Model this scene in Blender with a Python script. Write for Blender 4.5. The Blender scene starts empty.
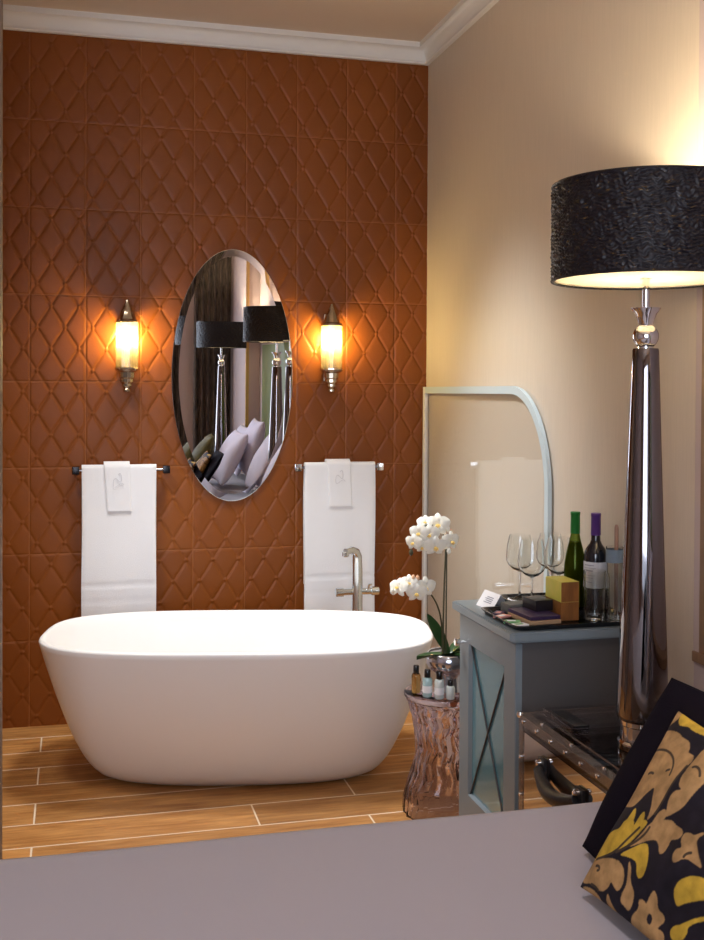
import bpy, bmesh, math, random
import numpy as np
from mathutils import Vector, Matrix
PI = math.pi
random.seed(7)
SC = bpy.context.scene
COL = SC.collection

# ---------------------------------------------------------------- camera
EYE = 1.555
YAW, PITCH, ROLL, FPX = 0.2529, 0.0141, 0.0053, 1077.91
fwd = Vector((math.sin(YAW)*math.cos(PITCH), math.cos(YAW)*math.cos(PITCH), -math.sin(PITCH)))
rgt = Vector((math.cos(YAW), -math.sin(YAW), 0.0))
upv = rgt.cross(fwd)
c_, s_ = math.cos(ROLL), math.sin(ROLL)
R_ = rgt*c_ + upv*s_
U_ = upv*c_ - rgt*s_
cd = bpy.data.cameras.new('camera')
cam = bpy.data.objects.new('camera', cd)
COL.objects.link(cam)
M = Matrix.Identity(4)
for i in range(3):
    M[i][0], M[i][1], M[i][2] = R_[i], U_[i], -fwd[i]
M[2][3] = EYE
cam.matrix_world = M
cd.sensor_fit = 'HORIZONTAL'
cd.sensor_width = 36.0
cd.lens = FPX/704.0*36.0
cd.shift_y = -(470.0-407.08)/704.0
cd.clip_start = 0.05
SC.camera = cam

# ---------------------------------------------------------------- world, lights, exposure
SC.view_settings.view_transform = 'Standard'
SC.view_settings.look = 'None'
SC.view_settings.gamma = 1.0
SC.view_settings.use_curve_mapping = False
SC.view_settings.exposure = 0.82
SC.cycles.max_bounces = 14
SC.cycles.transmission_bounces = 14
SC.cycles.transparent_max_bounces = 24
SC.cycles.glossy_bounces = 6
SC.cycles.diffuse_bounces = 4
SC.cycles.sample_clamp_indirect = 6.0
SC.cycles.use_denoising = True
w = bpy.data.worlds.new('world'); SC.world = w; w.use_nodes = True
bg = w.node_tree.nodes['Background']
bg.inputs[0].default_value = (0.75, 0.85, 1.0, 1); bg.inputs[1].default_value = 1.0

def lamp(name, kind, loc, energy, color, size=None, direction=None, **kw):
    d = bpy.data.lights.new(name, kind); d.energy = energy; d.color = color
    if kind == 'AREA':
        d.shape = 'RECTANGLE'; d.size, d.size_y = size
    elif size is not None:
        d.shadow_soft_size = size
    for k, v in kw.items(): setattr(d, k, v)
    o = bpy.data.objects.new(name, d); o.location = loc; COL.objects.link(o)
    if direction is not None:
        o.rotation_euler = Vector(direction).to_track_quat('-Z', 'Y').to_euler()
    return o
lamp('window_daylight', 'AREA', (-0.5, -1.38, 1.75), 38, (0.80, 0.86, 1.0), (2.0, 1.9), (0.12, 1, -0.12))
lamp('tub_downlight', 'SPOT', (0.60, 4.15, 3.2), 125, (0.95, 0.97, 1.0), 0.22, (0.0, 0.06, -1), spot_size=1.15, spot_blend=0.9)
lamp('floor_downlight', 'SPOT', (-0.5, 3.6, 3.2), 60, (1.0, 0.95, 0.88), 0.2, (0.2, 0.25, -1), spot_size=1.5, spot_blend=0.8)
lamp('bed_fill', 'SPOT', (0.3, 1.3, 3.2), 66, (0.97, 0.95, 1.0), 0.12, (0.05, 0.1, -1), spot_size=1.5, spot_blend=0.9)  # added spot that brightens the bed, stands for no known fixture
lamp('cabinet_downlight', 'SPOT', (0.45, 3.95, 3.2), 125, (0.96, 0.98, 1.0), 0.2, (1.25, 0.15, -2.3), spot_size=0.85, spot_blend=1.0)
SCONCE_GLOW, LAMP_GLOW = 420.0, 480.0

# ---------------------------------------------------------------- materials
def new_mat(name):
    m = bpy.data.materials.new(name); m.use_nodes = True
    nt = m.node_tree
    return m, nt, nt.nodes, nt.links, nt.nodes['Principled BSDF']
def mat(name, col, rough=0.5, metal=0.0, bump=None, vary=None, spec=None, sheen=0.0, coat=0.0, stretch=None):
    """principled material; bump=(scale,strength,detail); vary=(scale, other colour, fac)"""
    m, nt, N, L, b = new_mat(name)
    b.inputs['Base Color'].default_value = (*col, 1)
    b.inputs['Roughness'].default_value = rough
    b.inputs['Metallic'].default_value = metal
    if spec is not None: b.inputs['Specular IOR Level'].default_value = spec
    if sheen: b.inputs['Sheen Weight'].default_value = sheen
    if coat: b.inputs['Coat Weight'].default_value = coat
    vec = None
    if bump or vary:
        tc = N.new('ShaderNodeTexCoord'); vec = tc.outputs['Object']
        if stretch:
            mp = N.new('ShaderNodeMapping'); mp.inputs['Scale'].default_value = stretch
            L.new(vec, mp.inputs[0]); vec = mp.outputs[0]
    if bump:
        n = N.new('ShaderNodeTexNoise'); n.inputs['Scale'].default_value = bump[0]
        n.inputs['Detail'].default_value = bump[2] if len(bump) > 2 else 4
        L.new(vec, n.inputs['Vector'])
        bp = N.new('ShaderNodeBump'); bp.inputs['Strength'].default_value = bump[1]; bp.inputs['Distance'].default_value = 0.004
        L.new(n.outputs[0], bp.inputs['Height']); L.new(bp.outputs[0], b.inputs['Normal'])
    if vary:
        n = N.new('ShaderNodeTexNoise'); n.inputs['Scale'].default_value = vary[0]; n.inputs['Detail'].default_value = 5
        L.new(vec, n.inputs['Vector'])
        rp = N.new('ShaderNodeValToRGB')
        rp.color_ramp.elements[0].position = 0.35; rp.color_ramp.elements[1].position = 0.65
        rp.color_ramp.elements[0].color = (*col, 1); rp.color_ramp.elements[1].color = (*vary[1], 1)
        L.new(n.outputs[0], rp.inputs[0]); L.new(rp.outputs[0], b.inputs['Base Color'])
    return m
def glass(name, col=(1, 1, 1), rough=0.0, ior=1.45):
    m, nt, N, L, b = new_mat(name)
    N.remove(b)
    g = N.new('ShaderNodeBsdfGlass'); g.inputs['Color'].default_value = (*col, 1)
    g.inputs['Roughness'].default_value = rough; g.inputs['IOR'].default_value = ior
    L.new(g.outputs[0], N['Material Output'].inputs[0]); return m
def clear_sheet(name, tint=(1, 1, 1), ior=1.45, rough=0.01, haze=0.0, hazecol=(0.8, 0.85, 0.9)):
    """thin clear sheet: straight-through tint plus fresnel reflection"""
    m, nt, N, L, b = new_mat(name); N.remove(b)
    t = N.new('ShaderNodeBsdfTransparent'); t.inputs[0].default_value = (*tint, 1)
    g = N.new('ShaderNodeBsdfGlossy'); g.inputs['Roughness'].default_value = rough
    lw = N.new('ShaderNodeLayerWeight'); lw.inputs['Blend'].default_value = 0.5
    pw = N.new('ShaderNodeMath'); pw.operation = 'POWER'; pw.inputs[1].default_value = 5.0; L.new(lw.outputs['Facing'], pw.inputs[0])
    f0 = ((ior-1)/(ior+1))**2
    f = N.new('ShaderNodeMath'); f.operation = 'MULTIPLY_ADD'; f.inputs[1].default_value = 1-f0; f.inputs[2].default_value = f0; L.new(pw.outputs[0], f.inputs[0])
    mx = N.new('ShaderNodeMixShader'); L.new(f.outputs[0], mx.inputs[0]); L.new(t.outputs[0], mx.inputs[1]); L.new(g.outputs[0], mx.inputs[2])
    out = mx.outputs[0]
    if haze:
        d = N.new('ShaderNodeBsdfDiffuse'); d.inputs[0].default_value = (*hazecol, 1)
        m2 = N.new('ShaderNodeMixShader'); m2.inputs[0].default_value = haze
        L.new(out, m2.inputs[1]); L.new(d.outputs[0], m2.inputs[2]); out = m2.outputs[0]
    L.new(out, N['Material Output'].inputs[0]); return m
def emit(name, col, strength):
    m, nt, N, L, b = new_mat(name); N.remove(b)
    e = N.new('ShaderNodeEmission'); e.inputs[0].default_value = (*col, 1); e.inputs[1].default_value = strength
    L.new(e.outputs[0], N['Material Output'].inputs[0]); return m
def diffusing_glass(name, col, through=0.45, rough=0.15, gl=0.08):
    m, nt, N, L, b = new_mat(name); N.remove(b)
    t = N.new('ShaderNodeBsdfTransparent'); t.inputs[0].default_value = (1, 0.97, 0.9, 1)
    d = N.new('ShaderNodeBsdfTranslucent'); d.inputs[0].default_value = (*col, 1)
    g = N.new('ShaderNodeBsdfGlossy'); g.inputs['Roughness'].default_value = rough
    a = N.new('ShaderNodeMixShader'); a.inputs[0].default_value = through
    L.new(d.outputs[0], a.inputs[1]); L.new(t.outputs[0], a.inputs[2])
    c = N.new('ShaderNodeMixShader'); c.inputs[0].default_value = gl
    L.new(a.outputs[0], c.inputs[1]); L.new(g.outputs[0], c.inputs[2])
    L.new(c.outputs[0], N['Material Output'].inputs[0]); return m

def tile_mat():
    m, nt, N, L, b = new_mat('terracotta_tile')
    tc = N.new('ShaderNodeTexCoord'); sp = N.new('ShaderNodeSeparateXYZ'); L.new(tc.outputs['Object'], sp.inputs[0])
    def math_(op, a, bb=None, v=None):
        n = N.new('ShaderNodeMath'); n.operation = op
        L.new(a, n.inputs[0]) if not isinstance(a, (int, float)) else setattr(n.inputs[0], 'default_value', a)
        if bb is not None: L.new(bb, n.inputs[1])
        if v is not None: n.inputs[1].default_value = v
        return n.outputs[0]
    def grout(out, period, off, width):
        a = math_('SUBTRACT', out, v=off); a = math_('DIVIDE', a, v=period)
        f = math_('FRACT', a); f = math_('SUBTRACT', f, v=0.5); f = math_('ABSOLUTE', f)
        return math_('GREATER_THAN', f, v=0.5 - width/period/2)
    gx = grout(sp.outputs[0], 0.25, TX0, 0.0035); gz = grout(sp.outputs[2], 0.4, TZ0, 0.0035)
    g = math_('MAXIMUM', gx, gz)
    # each tile a shade of its own
    ix = math_('FLOOR', math_('DIVIDE', math_('SUBTRACT', sp.outputs[0], v=TX0), v=0.25))
    iz = math_('FLOOR', math_('DIVIDE', math_('SUBTRACT', sp.outputs[2], v=TZ0), v=0.4))
    cb = N.new('ShaderNodeCombineXYZ'); L.new(ix, cb.inputs[0]); L.new(iz, cb.inputs[1])
    wn = N.new('ShaderNodeTexWhiteNoise'); L.new(cb.outputs[0], wn.inputs['Vector'])
    mx = N.new('ShaderNodeMix'); mx.data_type = 'RGBA'
    mx.inputs['A'].default_value = (0.205, 0.055, 0.0065, 1); mx.inputs['B'].default_value = (0.245, 0.068, 0.008, 1)
    L.new(wn.outputs['Value'], mx.inputs['Factor'])
    m2 = N.new('ShaderNodeMix'); m2.data_type = 'RGBA'
    L.new(g, m2.inputs['Factor']); L.new(mx.outputs['Result'], m2.inputs['A'])
    m2.inputs['B'].default_value = (0.30, 0.105, 0.032, 1)
    L.new(m2.outputs['Result'], b.inputs['Base Color'])
    b.inputs['Roughness'].default_value = 0.40; b.inputs['Specular IOR Level'].default_value = 0.28
    n = N.new('ShaderNodeTexNoise'); n.inputs['Scale'].default_value = 90; n.inputs['Detail'].default_value = 4
    L.new(tc.outputs['Object'], n.inputs['Vector'])
    bp = N.new('ShaderNodeBump'); bp.inputs['Strength'].default_value = 0.12; bp.inputs['Distance'].default_value = 0.003
    L.new(n.outputs[0], bp.inputs['Height']); L.new(bp.outputs[0], b.inputs['Normal'])
    return m
def plank_mat():
    m, nt, N, L, b = new_mat('oak_plank_tile')
    tc = N.new('ShaderNodeTexCoord')
    mp = N.new('ShaderNodeMapping'); mp.inputs['Location'].default_value = (-0.65, 0.0, 0)
    L.new(tc.outputs['Object'], mp.inputs[0])
    br = N.new('ShaderNodeTexBrick'); br.inputs['Scale'].default_value = 1.0
    br.offset = 0.66; br.offset_frequency = 2
    br.inputs['Brick Width'].default_value = 1.19; br.inputs['Row Height'].default_value = 0.2
    br.inputs['Mortar Size'].default_value = 0.0032; br.inputs['Mortar Smooth'].default_value = 0.0; br.inputs['Bias'].default_value = 0
    br.inputs['Color1'].default_value = (0, 0, 0, 1); br.inputs['Color2'].default_value = (1, 1, 1, 1)
    L.new(mp.outputs[0], br.inputs['Vector'])
    m2 = N.new('ShaderNodeMapping'); m2.inputs['Scale'].default_value = (1.6, 17, 1); L.new(tc.outputs['Object'], m2.inputs[0])
    n = N.new('ShaderNodeTexNoise'); n.inputs['Scale'].default_value = 2.6; n.inputs['Detail'].default_value = 8; n.inputs['Roughness'].default_value = 0.65
    n.inputs['Distortion'].default_value = 0.6
    L.new(m2.outputs[0], n.inputs['Vector'])
    rp = N.new('ShaderNodeValToRGB'); e = rp.color_ramp.elements
    e[0].position = 0.30; e[0].color = (0.30, 0.115, 0.028, 1); e[1].position = 0.68; e[1].color = (0.60, 0.30, 0.095, 1)
    L.new(n.outputs[0], rp.inputs[0])
    hs = N.new('ShaderNodeHueSaturation'); L.new(rp.outputs[0], hs.inputs['Color'])
    mr = N.new('ShaderNodeMapRange'); mr.inputs['To Min'].default_value = 0.78; mr.inputs['To Max'].default_value = 1.15
    L.new(br.outputs['Color'], mr.inputs['Value']); L.new(mr.outputs[0], hs.inputs['Value'])
    mx = N.new('ShaderNodeMix'); mx.data_type = 'RGBA'; mx.inputs['B'].default_value = (0.80, 0.66, 0.50, 1)
    L.new(br.outputs['Fac'], mx.inputs['Factor']); L.new(hs.outputs[0], mx.inputs['A'])
    L.new(mx.outputs['Result'], b.inputs['Base Color'])
    b.inputs['Roughness'].default_value = 0.38
    bp = N.new('ShaderNodeBump'); bp.inputs['Strength'].default_value = 0.15; bp.inputs['Distance'].default_value = 0.002
    L.new(n.outputs[0], bp.inputs['Height']); L.new(bp.outputs[0], b.inputs['Normal'])
    return m
def attr_mat(name, attr, rough=0.6, sheen=0.2, bump=(600, 0.2)):
    m, nt, N, L, b = new_mat(name)
    a = N.new('ShaderNodeAttribute'); a.attribute_name = attr
    nz = N.new('ShaderNodeTexNoise'); nz.inputs['Scale'].default_value = 38; nz.inputs['Detail'].default_value = 6
    tc0 = N.new('ShaderNodeTexCoord'); L.new(tc0.outputs['Object'], nz.inputs['Vector'])
    mr = N.new('ShaderNodeMapRange'); mr.inputs['From Min'].default_value = 0.3; mr.inputs['From Max'].default_value = 0.7; mr.inputs['To Min'].default_value = 0.62; mr.inputs['To Max'].default_value = 1.2
    L.new(nz.outputs[0], mr.inputs['Value'])
    hs = N.new('ShaderNodeHueSaturation'); L.new(a.outputs['Color'], hs.inputs['Color']); L.new(mr.outputs[0], hs.inputs['Value'])
    L.new(hs.outputs[0], b.inputs['Base Color'])
    b.inputs['Roughness'].default_value = rough; b.inputs['Sheen Weight'].default_value = sheen; b.inputs['Specular IOR Level'].default_value = 0.15
    tc = N.new('ShaderNodeTexCoord'); n = N.new('ShaderNodeTexNoise'); n.inputs['Scale'].default_value = bump[0]
    L.new(tc.outputs['Object'], n.inputs['Vector'])
    bp = N.new('ShaderNodeBump'); bp.inputs['Strength'].default_value = bump[1]; bp.inputs['Distance'].default_value = 0.002
    L.new(n.outputs[0], bp.inputs['Height']); L.new(bp.outputs[0], b.inputs['Normal'])
    return m
def shade_mat():
    m, nt, N, L, b = new_mat('black_raffia')
    tc = N.new('ShaderNodeTexCoord'); mp = N.new('ShaderNodeMapping'); mp.inputs['Scale'].default_value = (1, 1, 2.6)
    L.new(tc.outputs['Object'], mp.inputs[0])
    n = N.new('ShaderNodeTexNoise'); n.inputs['Scale'].default_value = 70; n.inputs['Detail'].default_value = 3
    L.new(mp.outputs[0], n.inputs['Vector'])
    rp = N.new('ShaderNodeValToRGB'); e = rp.color_ramp.elements
    e[0].position = 0.62; e[0].color = (0.008, 0.006, 0.010, 1); e[1].position = 0.74; e[1].color = (0.16, 0.10, 0.04, 1)
    rr_ = N.new('ShaderNodeMapRange'); rr_.inputs['From Min'].default_value = 0.4; rr_.inputs['From Max'].default_value = 0.65; rr_.inputs['To Min'].default_value = 0.6; rr_.inputs['To Max'].default_value = 0.25
    L.new(n.outputs[0], rr_.inputs['Value']); L.new(rr_.outputs[0], b.inputs['Roughness'])
    L.new(n.outputs[0], rp.inputs[0]); L.new(rp.outputs[0], b.inputs['Base Color'])
    b.inputs['Specular IOR Level'].default_value = 0.45
    bp = N.new('ShaderNodeBump'); bp.inputs['Strength'].default_value = 0.3; bp.inputs['Distance'].default_value = 0.004
    L.new(n.outputs[0], bp.inputs['Height']); L.new(bp.outputs[0], b.inputs['Normal'])
    return m

XR, YB, ZC = 1.723, 5.176, 3.29
TX0, TZ0 = -0.1955, 0.0
TZ0 = (1.6414 + EYE) % 0.4
MT = {}
MT['tile'] = tile_mat(); MT['plank'] = plank_mat()
MT['wallpaper'] = mat('cream_wallpaper', (0.68, 0.59, 0.48), 0.55, bump=(60, 0.3, 6), stretch=(6, 6, 0.25), vary=(26, (0.65, 0.565, 0.46), 1))
MT['ceiling'] = mat('ceiling_paint', (0.68, 0.56, 0.44), 0.7, bump=(40, 0.05))
MT['white_paint'] = mat('white_trim_paint', (0.80, 0.78, 0.74), 0.5, bump=(60, 0.03))
MT['plain_wall'] = mat('mauve_wall_paint', (0.56, 0.46, 0.45), 0.7, bump=(50, 0.05))
MT['grey_wall'] = mat('taupe_partition_paint', (0.20, 0.15, 0.12), 0.6, bump=(50, 0.05))
MT['wood'] = mat('brown_casing_wood', (0.30, 0.18, 0.11), 0.45, bump=(30, 0.1), stretch=(8, 8, 0.6), vary=(10, (0.24, 0.14, 0.085), 1))
MT['lit_edge'] = mat('lamplit_niche_edge', (0.75, 0.50, 0.20), 0.3, 1.0, bump=(40, 0.05))  # lamplight on the niche edge, put in as a gold colour
MT['green'] = mat('olive_green_panel', (0.16, 0.19, 0.035), 0.5, bump=(80, 0.1))
MT['stone'] = mat('matt_white_solid_surface', (0.86, 0.85, 0.84), 0.36, bump=(25, 0.015), coat=0.1)
MT['chrome'] = mat('polished_chrome', (0.86, 0.86, 0.87), 0.05, 1.0, bump=(12, 0.004))
MT['tap_chrome'] = mat('bright_tap_chrome', (0.84, 0.92, 0.98), 0.16, 1.0, bump=(12, 0.004))
MT['dark_chrome'] = mat('smoked_chrome', (0.26, 0.24, 0.245), 0.06, 1.0, bump=(8, 0.006))
MT['nickel'] = mat('aged_nickel', (0.50, 0.43, 0.34), 0.22, 1.0, bump=(80, 0.05))
MT['black_metal'] = mat('black_bracket_metal', (0.03, 0.028, 0.03), 0.25, 0.8, bump=(60, 0.05))
MT['mirror'] = mat('silvered_glass', (0.90, 0.90, 0.90), 0.004, 1.0, bump=(1, 0.0))
MT['mirror_edge'] = mat('ground_mirror_edge', (0.75, 0.77, 0.78), 0.18, 1.0, bump=(60, 0.02))
MT['towel'] = mat('white_terry', (0.86, 0.87, 0.90), 0.9, bump=(420, 0.5), sheen=0.3)
MT['monogram'] = mat('grey_embroidery', (0.62, 0.62, 0.66), 0.8, bump=(300, 0.2))
MT['sconce_glass'] = diffusing_glass('ribbed_sconce_glass', (0.24, 0.19, 0.11), 0.50, 0.15, 0.12)
MT['bulb'] = emit('sconce_bulb_glow', (1.0, 0.76, 0.30), SCONCE_GLOW)
MT['lamp_bulb'] = emit('lamp_bulb_glow', (1.0, 0.83, 0.58), LAMP_GLOW)
MT['diffuser'] = diffusing_glass('lamp_diffuser', (0.30, 0.285, 0.255), 0.05, 0.3, 0.04)
MT['shade'] = shade_mat()
MT['shade_lining'] = mat('cream_shade_lining', (0.85, 0.78, 0.62), 0.7, bump=(80, 0.05))
MT['screen'] = clear_sheet('screen_glass', (0.992, 0.995, 0.993), 1.3, 0.005)
MT['blue_seal'] = mat('pale_blue_seal', (0.58, 0.69, 0.73), 0.35, bump=(40, 0.03))
MT['cab'] = mat('grey_blue_cabinet_paint', (0.19, 0.23, 0.255), 0.36, bump=(70, 0.04))
MT['cab_shaded'] = mat('shaded_cabinet_paint', (0.075, 0.07, 0.07), 0.5, bump=(70, 0.05))  # cabinet paint darkened: shade of the less lit side put into its colour
MT['teal_glass'] = mat('teal_back_painted_glass', (0.15, 0.33, 0.40), 0.08, 0.35, bump=(3, 0.01), coat=0.6)
MT['muntin'] = mat('dark_wire', (0.02, 0.022, 0.025), 0.4, bump=(60, 0.03))
MT['acrylic'] = glass('clear_moulded_acrylic', (0.94, 0.91, 0.95), 0.0, 1.42)
MT['acrylic_sheet'] = clear_sheet('clear_acrylic_sheet', (0.93, 0.92, 0.93), 1.49, 0.02)
MT['acrylic_mirror'] = clear_sheet('rosy_mirror_acrylic', (0.45, 0.36, 0.32), 9.0, 0.03)
MT['acrylic_edge'] = clear_sheet('acrylic_edge_strip', (0.74, 0.70, 0.68), 1.7, 0.04, 0.08, (0.75, 0.62, 0.52))
MT['leather'] = mat('black_leather', (0.012, 0.011, 0.013), 0.38, bump=(180, 0.25))
MT['silver_pot'] = mat('silver_glaze', (0.62, 0.64, 0.72), 0.16, 0.9, bump=(18, 0.06))
MT['petal'] = mat('white_petal', (0.88, 0.87, 0.80), 0.55, bump=(90, 0.08), vary=(40, (0.86, 0.84, 0.72), 1))
MT['lip'] = mat('yellow_lip', (0.80, 0.56, 0.16), 0.5, bump=(90, 0.08))
MT['bud'] = mat('peach_bud', (0.80, 0.48, 0.28), 0.5, bump=(90, 0.08))
MT['stem'] = mat('brown_green_stem', (0.055, 0.05, 0.018), 0.5, bump=(90, 0.1))
MT['leaf'] = mat('dark_green_leaf', (0.018, 0.055, 0.016), 0.3, bump=(40, 0.1), vary=(14, (0.03, 0.08, 0.02), 1))
MT['moss'] = mat('bark_chips', (0.06, 0.04, 0.025), 0.9, bump=(60, 0.8))
MT['black_cap'] = mat('black_cap_plastic', (0.012, 0.012, 0.013), 0.25, bump=(40, 0.02))
MT['lotion_white'] = mat('pale_lotion_bottle', (0.62, 0.68, 0.66), 0.2, bump=(40, 0.02), coat=0.4)
MT['lotion_aqua'] = mat('aqua_lotion_bottle', (0.40, 0.58, 0.60), 0.18, bump=(40, 0.02), coat=0.4)
MT['lotion_amber'] = glass('amber_lotion_bottle', (0.80, 0.66, 0.42), 0.02)
MT['paper'] = mat('white_paper', (0.86, 0.86, 0.88), 0.7, bump=(120, 0.04))
MT['print'] = mat('grey_print', (0.30, 0.30, 0.36), 0.7, bump=(120, 0.04))
MT['tray'] = mat('black_lacquer', (0.010, 0.009, 0.010), 0.14, bump=(30, 0.01))
MT['wineglass'] = glass('crystal_glass', (0.98, 0.99, 0.99), 0.0, 1.45)
MT['green_bottle'] = glass('olive_bottle_glass', (0.42, 0.52, 0.20), 0.0, 1.3)
MT['dark_bottle'] = mat('dark_wine_bottle_glass', (0.006, 0.007, 0.012), 0.05, bump=(3, 0.003), coat=0.5)
MT['white_wine'] = mat('pale_wine', (0.20, 0.17, 0.04), 0.1, bump=(3, 0.003))
MT['green_foil'] = mat('green_capsule_foil', (0.015, 0.19, 0.03), 0.32, 0.2, bump=(40, 0.03))
MT['purple_foil'] = mat('purple_capsule_foil', (0.10, 0.035, 0.22), 0.32, 0.2, bump=(40, 0.03))
MT['wine_label'] = mat('wine_label_paper', (0.66, 0.65, 0.68), 0.7, bump=(100, 0.04))
MT['blue_label'] = mat('slate_blue_label', (0.22, 0.29, 0.36), 0.5, bump=(60, 0.03))
MT['stick'] = mat('pinkish_wood', (0.40, 0.24, 0.18), 0.6, bump=(60, 0.1))
MT['yellow_card'] = mat('yellow_box_card', (0.66, 0.56, 0.10), 0.5, bump=(50, 0.06), vary=(18, (0.56, 0.54, 0.08), 1))
MT['orange_card'] = mat('orange_brown_box_end', (0.24, 0.09, 0.018), 0.5, bump=(40, 0.1), stretch=(1, 1, 0.2), vary=(60, (0.17, 0.06, 0.012), 1))
MT['dark_box'] = mat('black_box_card', (0.010, 0.008, 0.012), 0.3, bump=(50, 0.03))
MT['purple_card'] = mat('deep_purple_card', (0.030, 0.016, 0.058), 0.4, bump=(50, 0.03))
MT['tan_card'] = mat('tan_card', (0.40, 0.25, 0.14), 0.6, bump=(50, 0.05))
MT['grey_card'] = mat('grey_pad', (0.12, 0.115, 0.105), 0.6, bump=(50, 0.05))
MT['pink_card'] = mat('pink_sachet', (0.66, 0.30, 0.26), 0.5, bump=(50, 0.05))
MT['green_card'] = mat('green_sachet', (0.16, 0.40, 0.16), 0.5, bump=(50, 0.05))
MT['bedspread'] = mat('mauve_grey_bedspread', (0.285, 0.25, 0.27), 0.75, bump=(500, 0.12), sheen=0.25)
MT['bed_base'] = mat('dark_bed_base', (0.05, 0.045, 0.05), 0.8, bump=(200, 0.2))
MT['black_cloth'] = mat('black_cotton', (0.006, 0.004, 0.008), 0.9, bump=(260, 0.3), spec=0.06)
MT['white_cotton'] = mat('white_pillow_cotton', (0.70, 0.67, 0.80), 0.8, bump=(200, 0.1), sheen=0.1)
MT['olive_cloth'] = mat('olive_cushion_cloth', (0.075, 0.062, 0.020), 0.8, bump=(220, 0.2), vary=(20, (0.11, 0.09, 0.02), 1))
MT['curtain'] = mat('dark_bark_curtain', (0.018, 0.014, 0.012), 0.8, bump=(30, 0.2), stretch=(9, 9, 0.8), vary=(12, (0.16, 0.12, 0.09), 1))
MT['sheer'] = mat('grey_sheer', (0.16, 0.16, 0.20), 0.8, bump=(60, 0.1))
MT['damask'] = attr_mat('gold_damask', 'pattern', 0.7, 0.0)
MT['window_glass'] = clear_sheet('window_glass', (0.97, 0.98, 1.0), 1.45, 0.0)

# ---------------------------------------------------------------- mesh helpers
class MB:
    def __init__(s): s.v = []; s.f = []
    def add(s, v, f):
        o = len(s.v); s.v += [tuple(p) for p in v]; s.f += [tuple(i+o for i in q) for q in f]; return s
    def box(s, x0, x1, y0, y1, z0, z1, bev=0.0, seg=2, mtx=None):
        bm = bmesh.new()
        bmesh.ops.create_cube(bm, size=1.0)
        for v in bm.verts:
            v.co = Vector((x0+(v.co.x+.5)*(x1-x0), y0+(v.co.y+.5)*(y1-y0), z0+(v.co.z+.5)*(z1-z0)))
        if bev > 0:
            bmesh.ops.bevel(bm, geom=bm.edges[:], offset=bev, segments=seg, profile=0.7, affect='EDGES')
        if mtx is not None: bmesh.ops.transform(bm, matrix=mtx, verts=bm.verts)
        bm.verts.index_update()
        s.add([v.co[:] for v in bm.verts], [[v.index for v in f.verts] for f in bm.faces]); bm.free(); return s
    def lathe(s, prof, n=32, c=(0, 0, 0), caps=True, fn=None):
        """prof = [(r,z)...]; fn(theta, i) multiplies r"""
        v, f = [], []
        m = len(prof)
        for i, (r, z) in enumerate(prof):
            for k in range(n):
                a = 2*PI*k/n; rr = r*(fn(a, i) if fn else 1)
                v.append((c[0]+rr*math.cos(a), c[1]+rr*math.sin(a), c[2]+z))
        for i in range(m-1):
            for k in range(n):
                k2 = (k+1) % n
                f.append((i*n+k, i*n+k2, (i+1)*n+k2, (i+1)*n+k))
        if caps:
            f.append(tuple(reversed(range(n)))); f.append(tuple((m-1)*n+k for k in range(n)))
        return s.add(v, f)
    def tube(s, pts, rad, n=10, caps=True, closed=False):
        P = [Vector(p) for p in pts]; m = len(P)
        rads = rad if isinstance(rad, (list, tuple)) else [rad]*m
        v, f = [], []
        prev = None
        for i in range(m):
            if closed: t = (P[(i+1) % m]-P[i-1]).normalized()
            else: t = (P[min(i+1, m-1)]-P[max(i-1, 0)]).normalized()
            if prev is None:
                a = Vector((0, 0, 1)) if abs(t.z) < 0.9 else Vector((1, 0, 0))
                nrm = (a - t*a.dot(t)).normalized()
            else:
                nrm = (prev - t*prev.dot(t)).normalized()
            prev = nrm; bn = t.cross(nrm)
            for k in range(n):
                an = 2*PI*k/n
                v.append(P[i]+(nrm*math.cos(an)+bn*math.sin(an))*rads[i])
        last = m if closed else m-1
        for i in range(last):
            j = (i+1) % m
            for k in range(n):
                k2 = (k+1) % n
                f.append((i*n+k, i*n+k2, j*n+k2, j*n+k))
        if caps and not closed:
            f.append(tuple(reversed(range(n)))); f.append(tuple((m-1)*n+k for k in range(n)))
        return s.add(v, f)
    def grid(s, rows, close_u=False, close_v=False):
        m, n = len(rows), len(rows[0])
        v = [p for r in rows for p in r]; f = []
        for i in range(m if close_v else m-1):
            for k in range(n if close_u else n-1):
                i2, k2 = (i+1) % m, (k+1) % n
                f.append((i*n+k, i*n+k2, i2*n+k2, i2*n+k))
        return s.add(v, f)
    def prism(s, outline, d):
        """outline: 3-D points (planar loop); d: extrusion vector"""
        n = len(outline); d = Vector(d)
        v = [Vector(p) for p in outline] + [Vector(p)+d for p in outline]
        f = [tuple(reversed(range(n))), tuple(range(n, 2*n))] + [(k, (k+1) % n, n+(k+1) % n, n+k) for k in range(n)]
        return s.add(v, f)
    def build(s, name, m, parent=None, smooth=35, loc=None, fix=True):
        me = bpy.data.meshes.new(name); me.from_pydata(s.v, [], s.f); me.update()
        if fix:
            bm = bmesh.new(); bm.from_mesh(me); bmesh.ops.recalc_face_normals(bm, faces=bm.faces[:]); bm.to_mesh(me); bm.free()
        if smooth:
            me.polygons.foreach_set('use_smooth', [True]*len(me.polygons))
            me.set_sharp_from_angle(angle=math.radians(smooth))
        me.materials.append(m)
        o = bpy.data.objects.new(name, me); COL.objects.link(o)
        if loc is not None: o.location = loc
        if parent is not None: o.parent = parent
        return o
def tag(o, label, cat, group=None):
    o['label'] = label; o['category'] = cat
    if group: o['group'] = group
    return o
def thing(name, label, cat, loc=(0, 0, 0), group=None, rz=0.0):
    o = bpy.data.objects.new(name, None); o.empty_display_size = 0.05; COL.objects.link(o)
    o.location = loc; o.rotation_euler = (0, 0, rz)
    return tag(o, label, cat, group)
def struct(o): o['kind'] = 'structure'; return o
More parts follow.
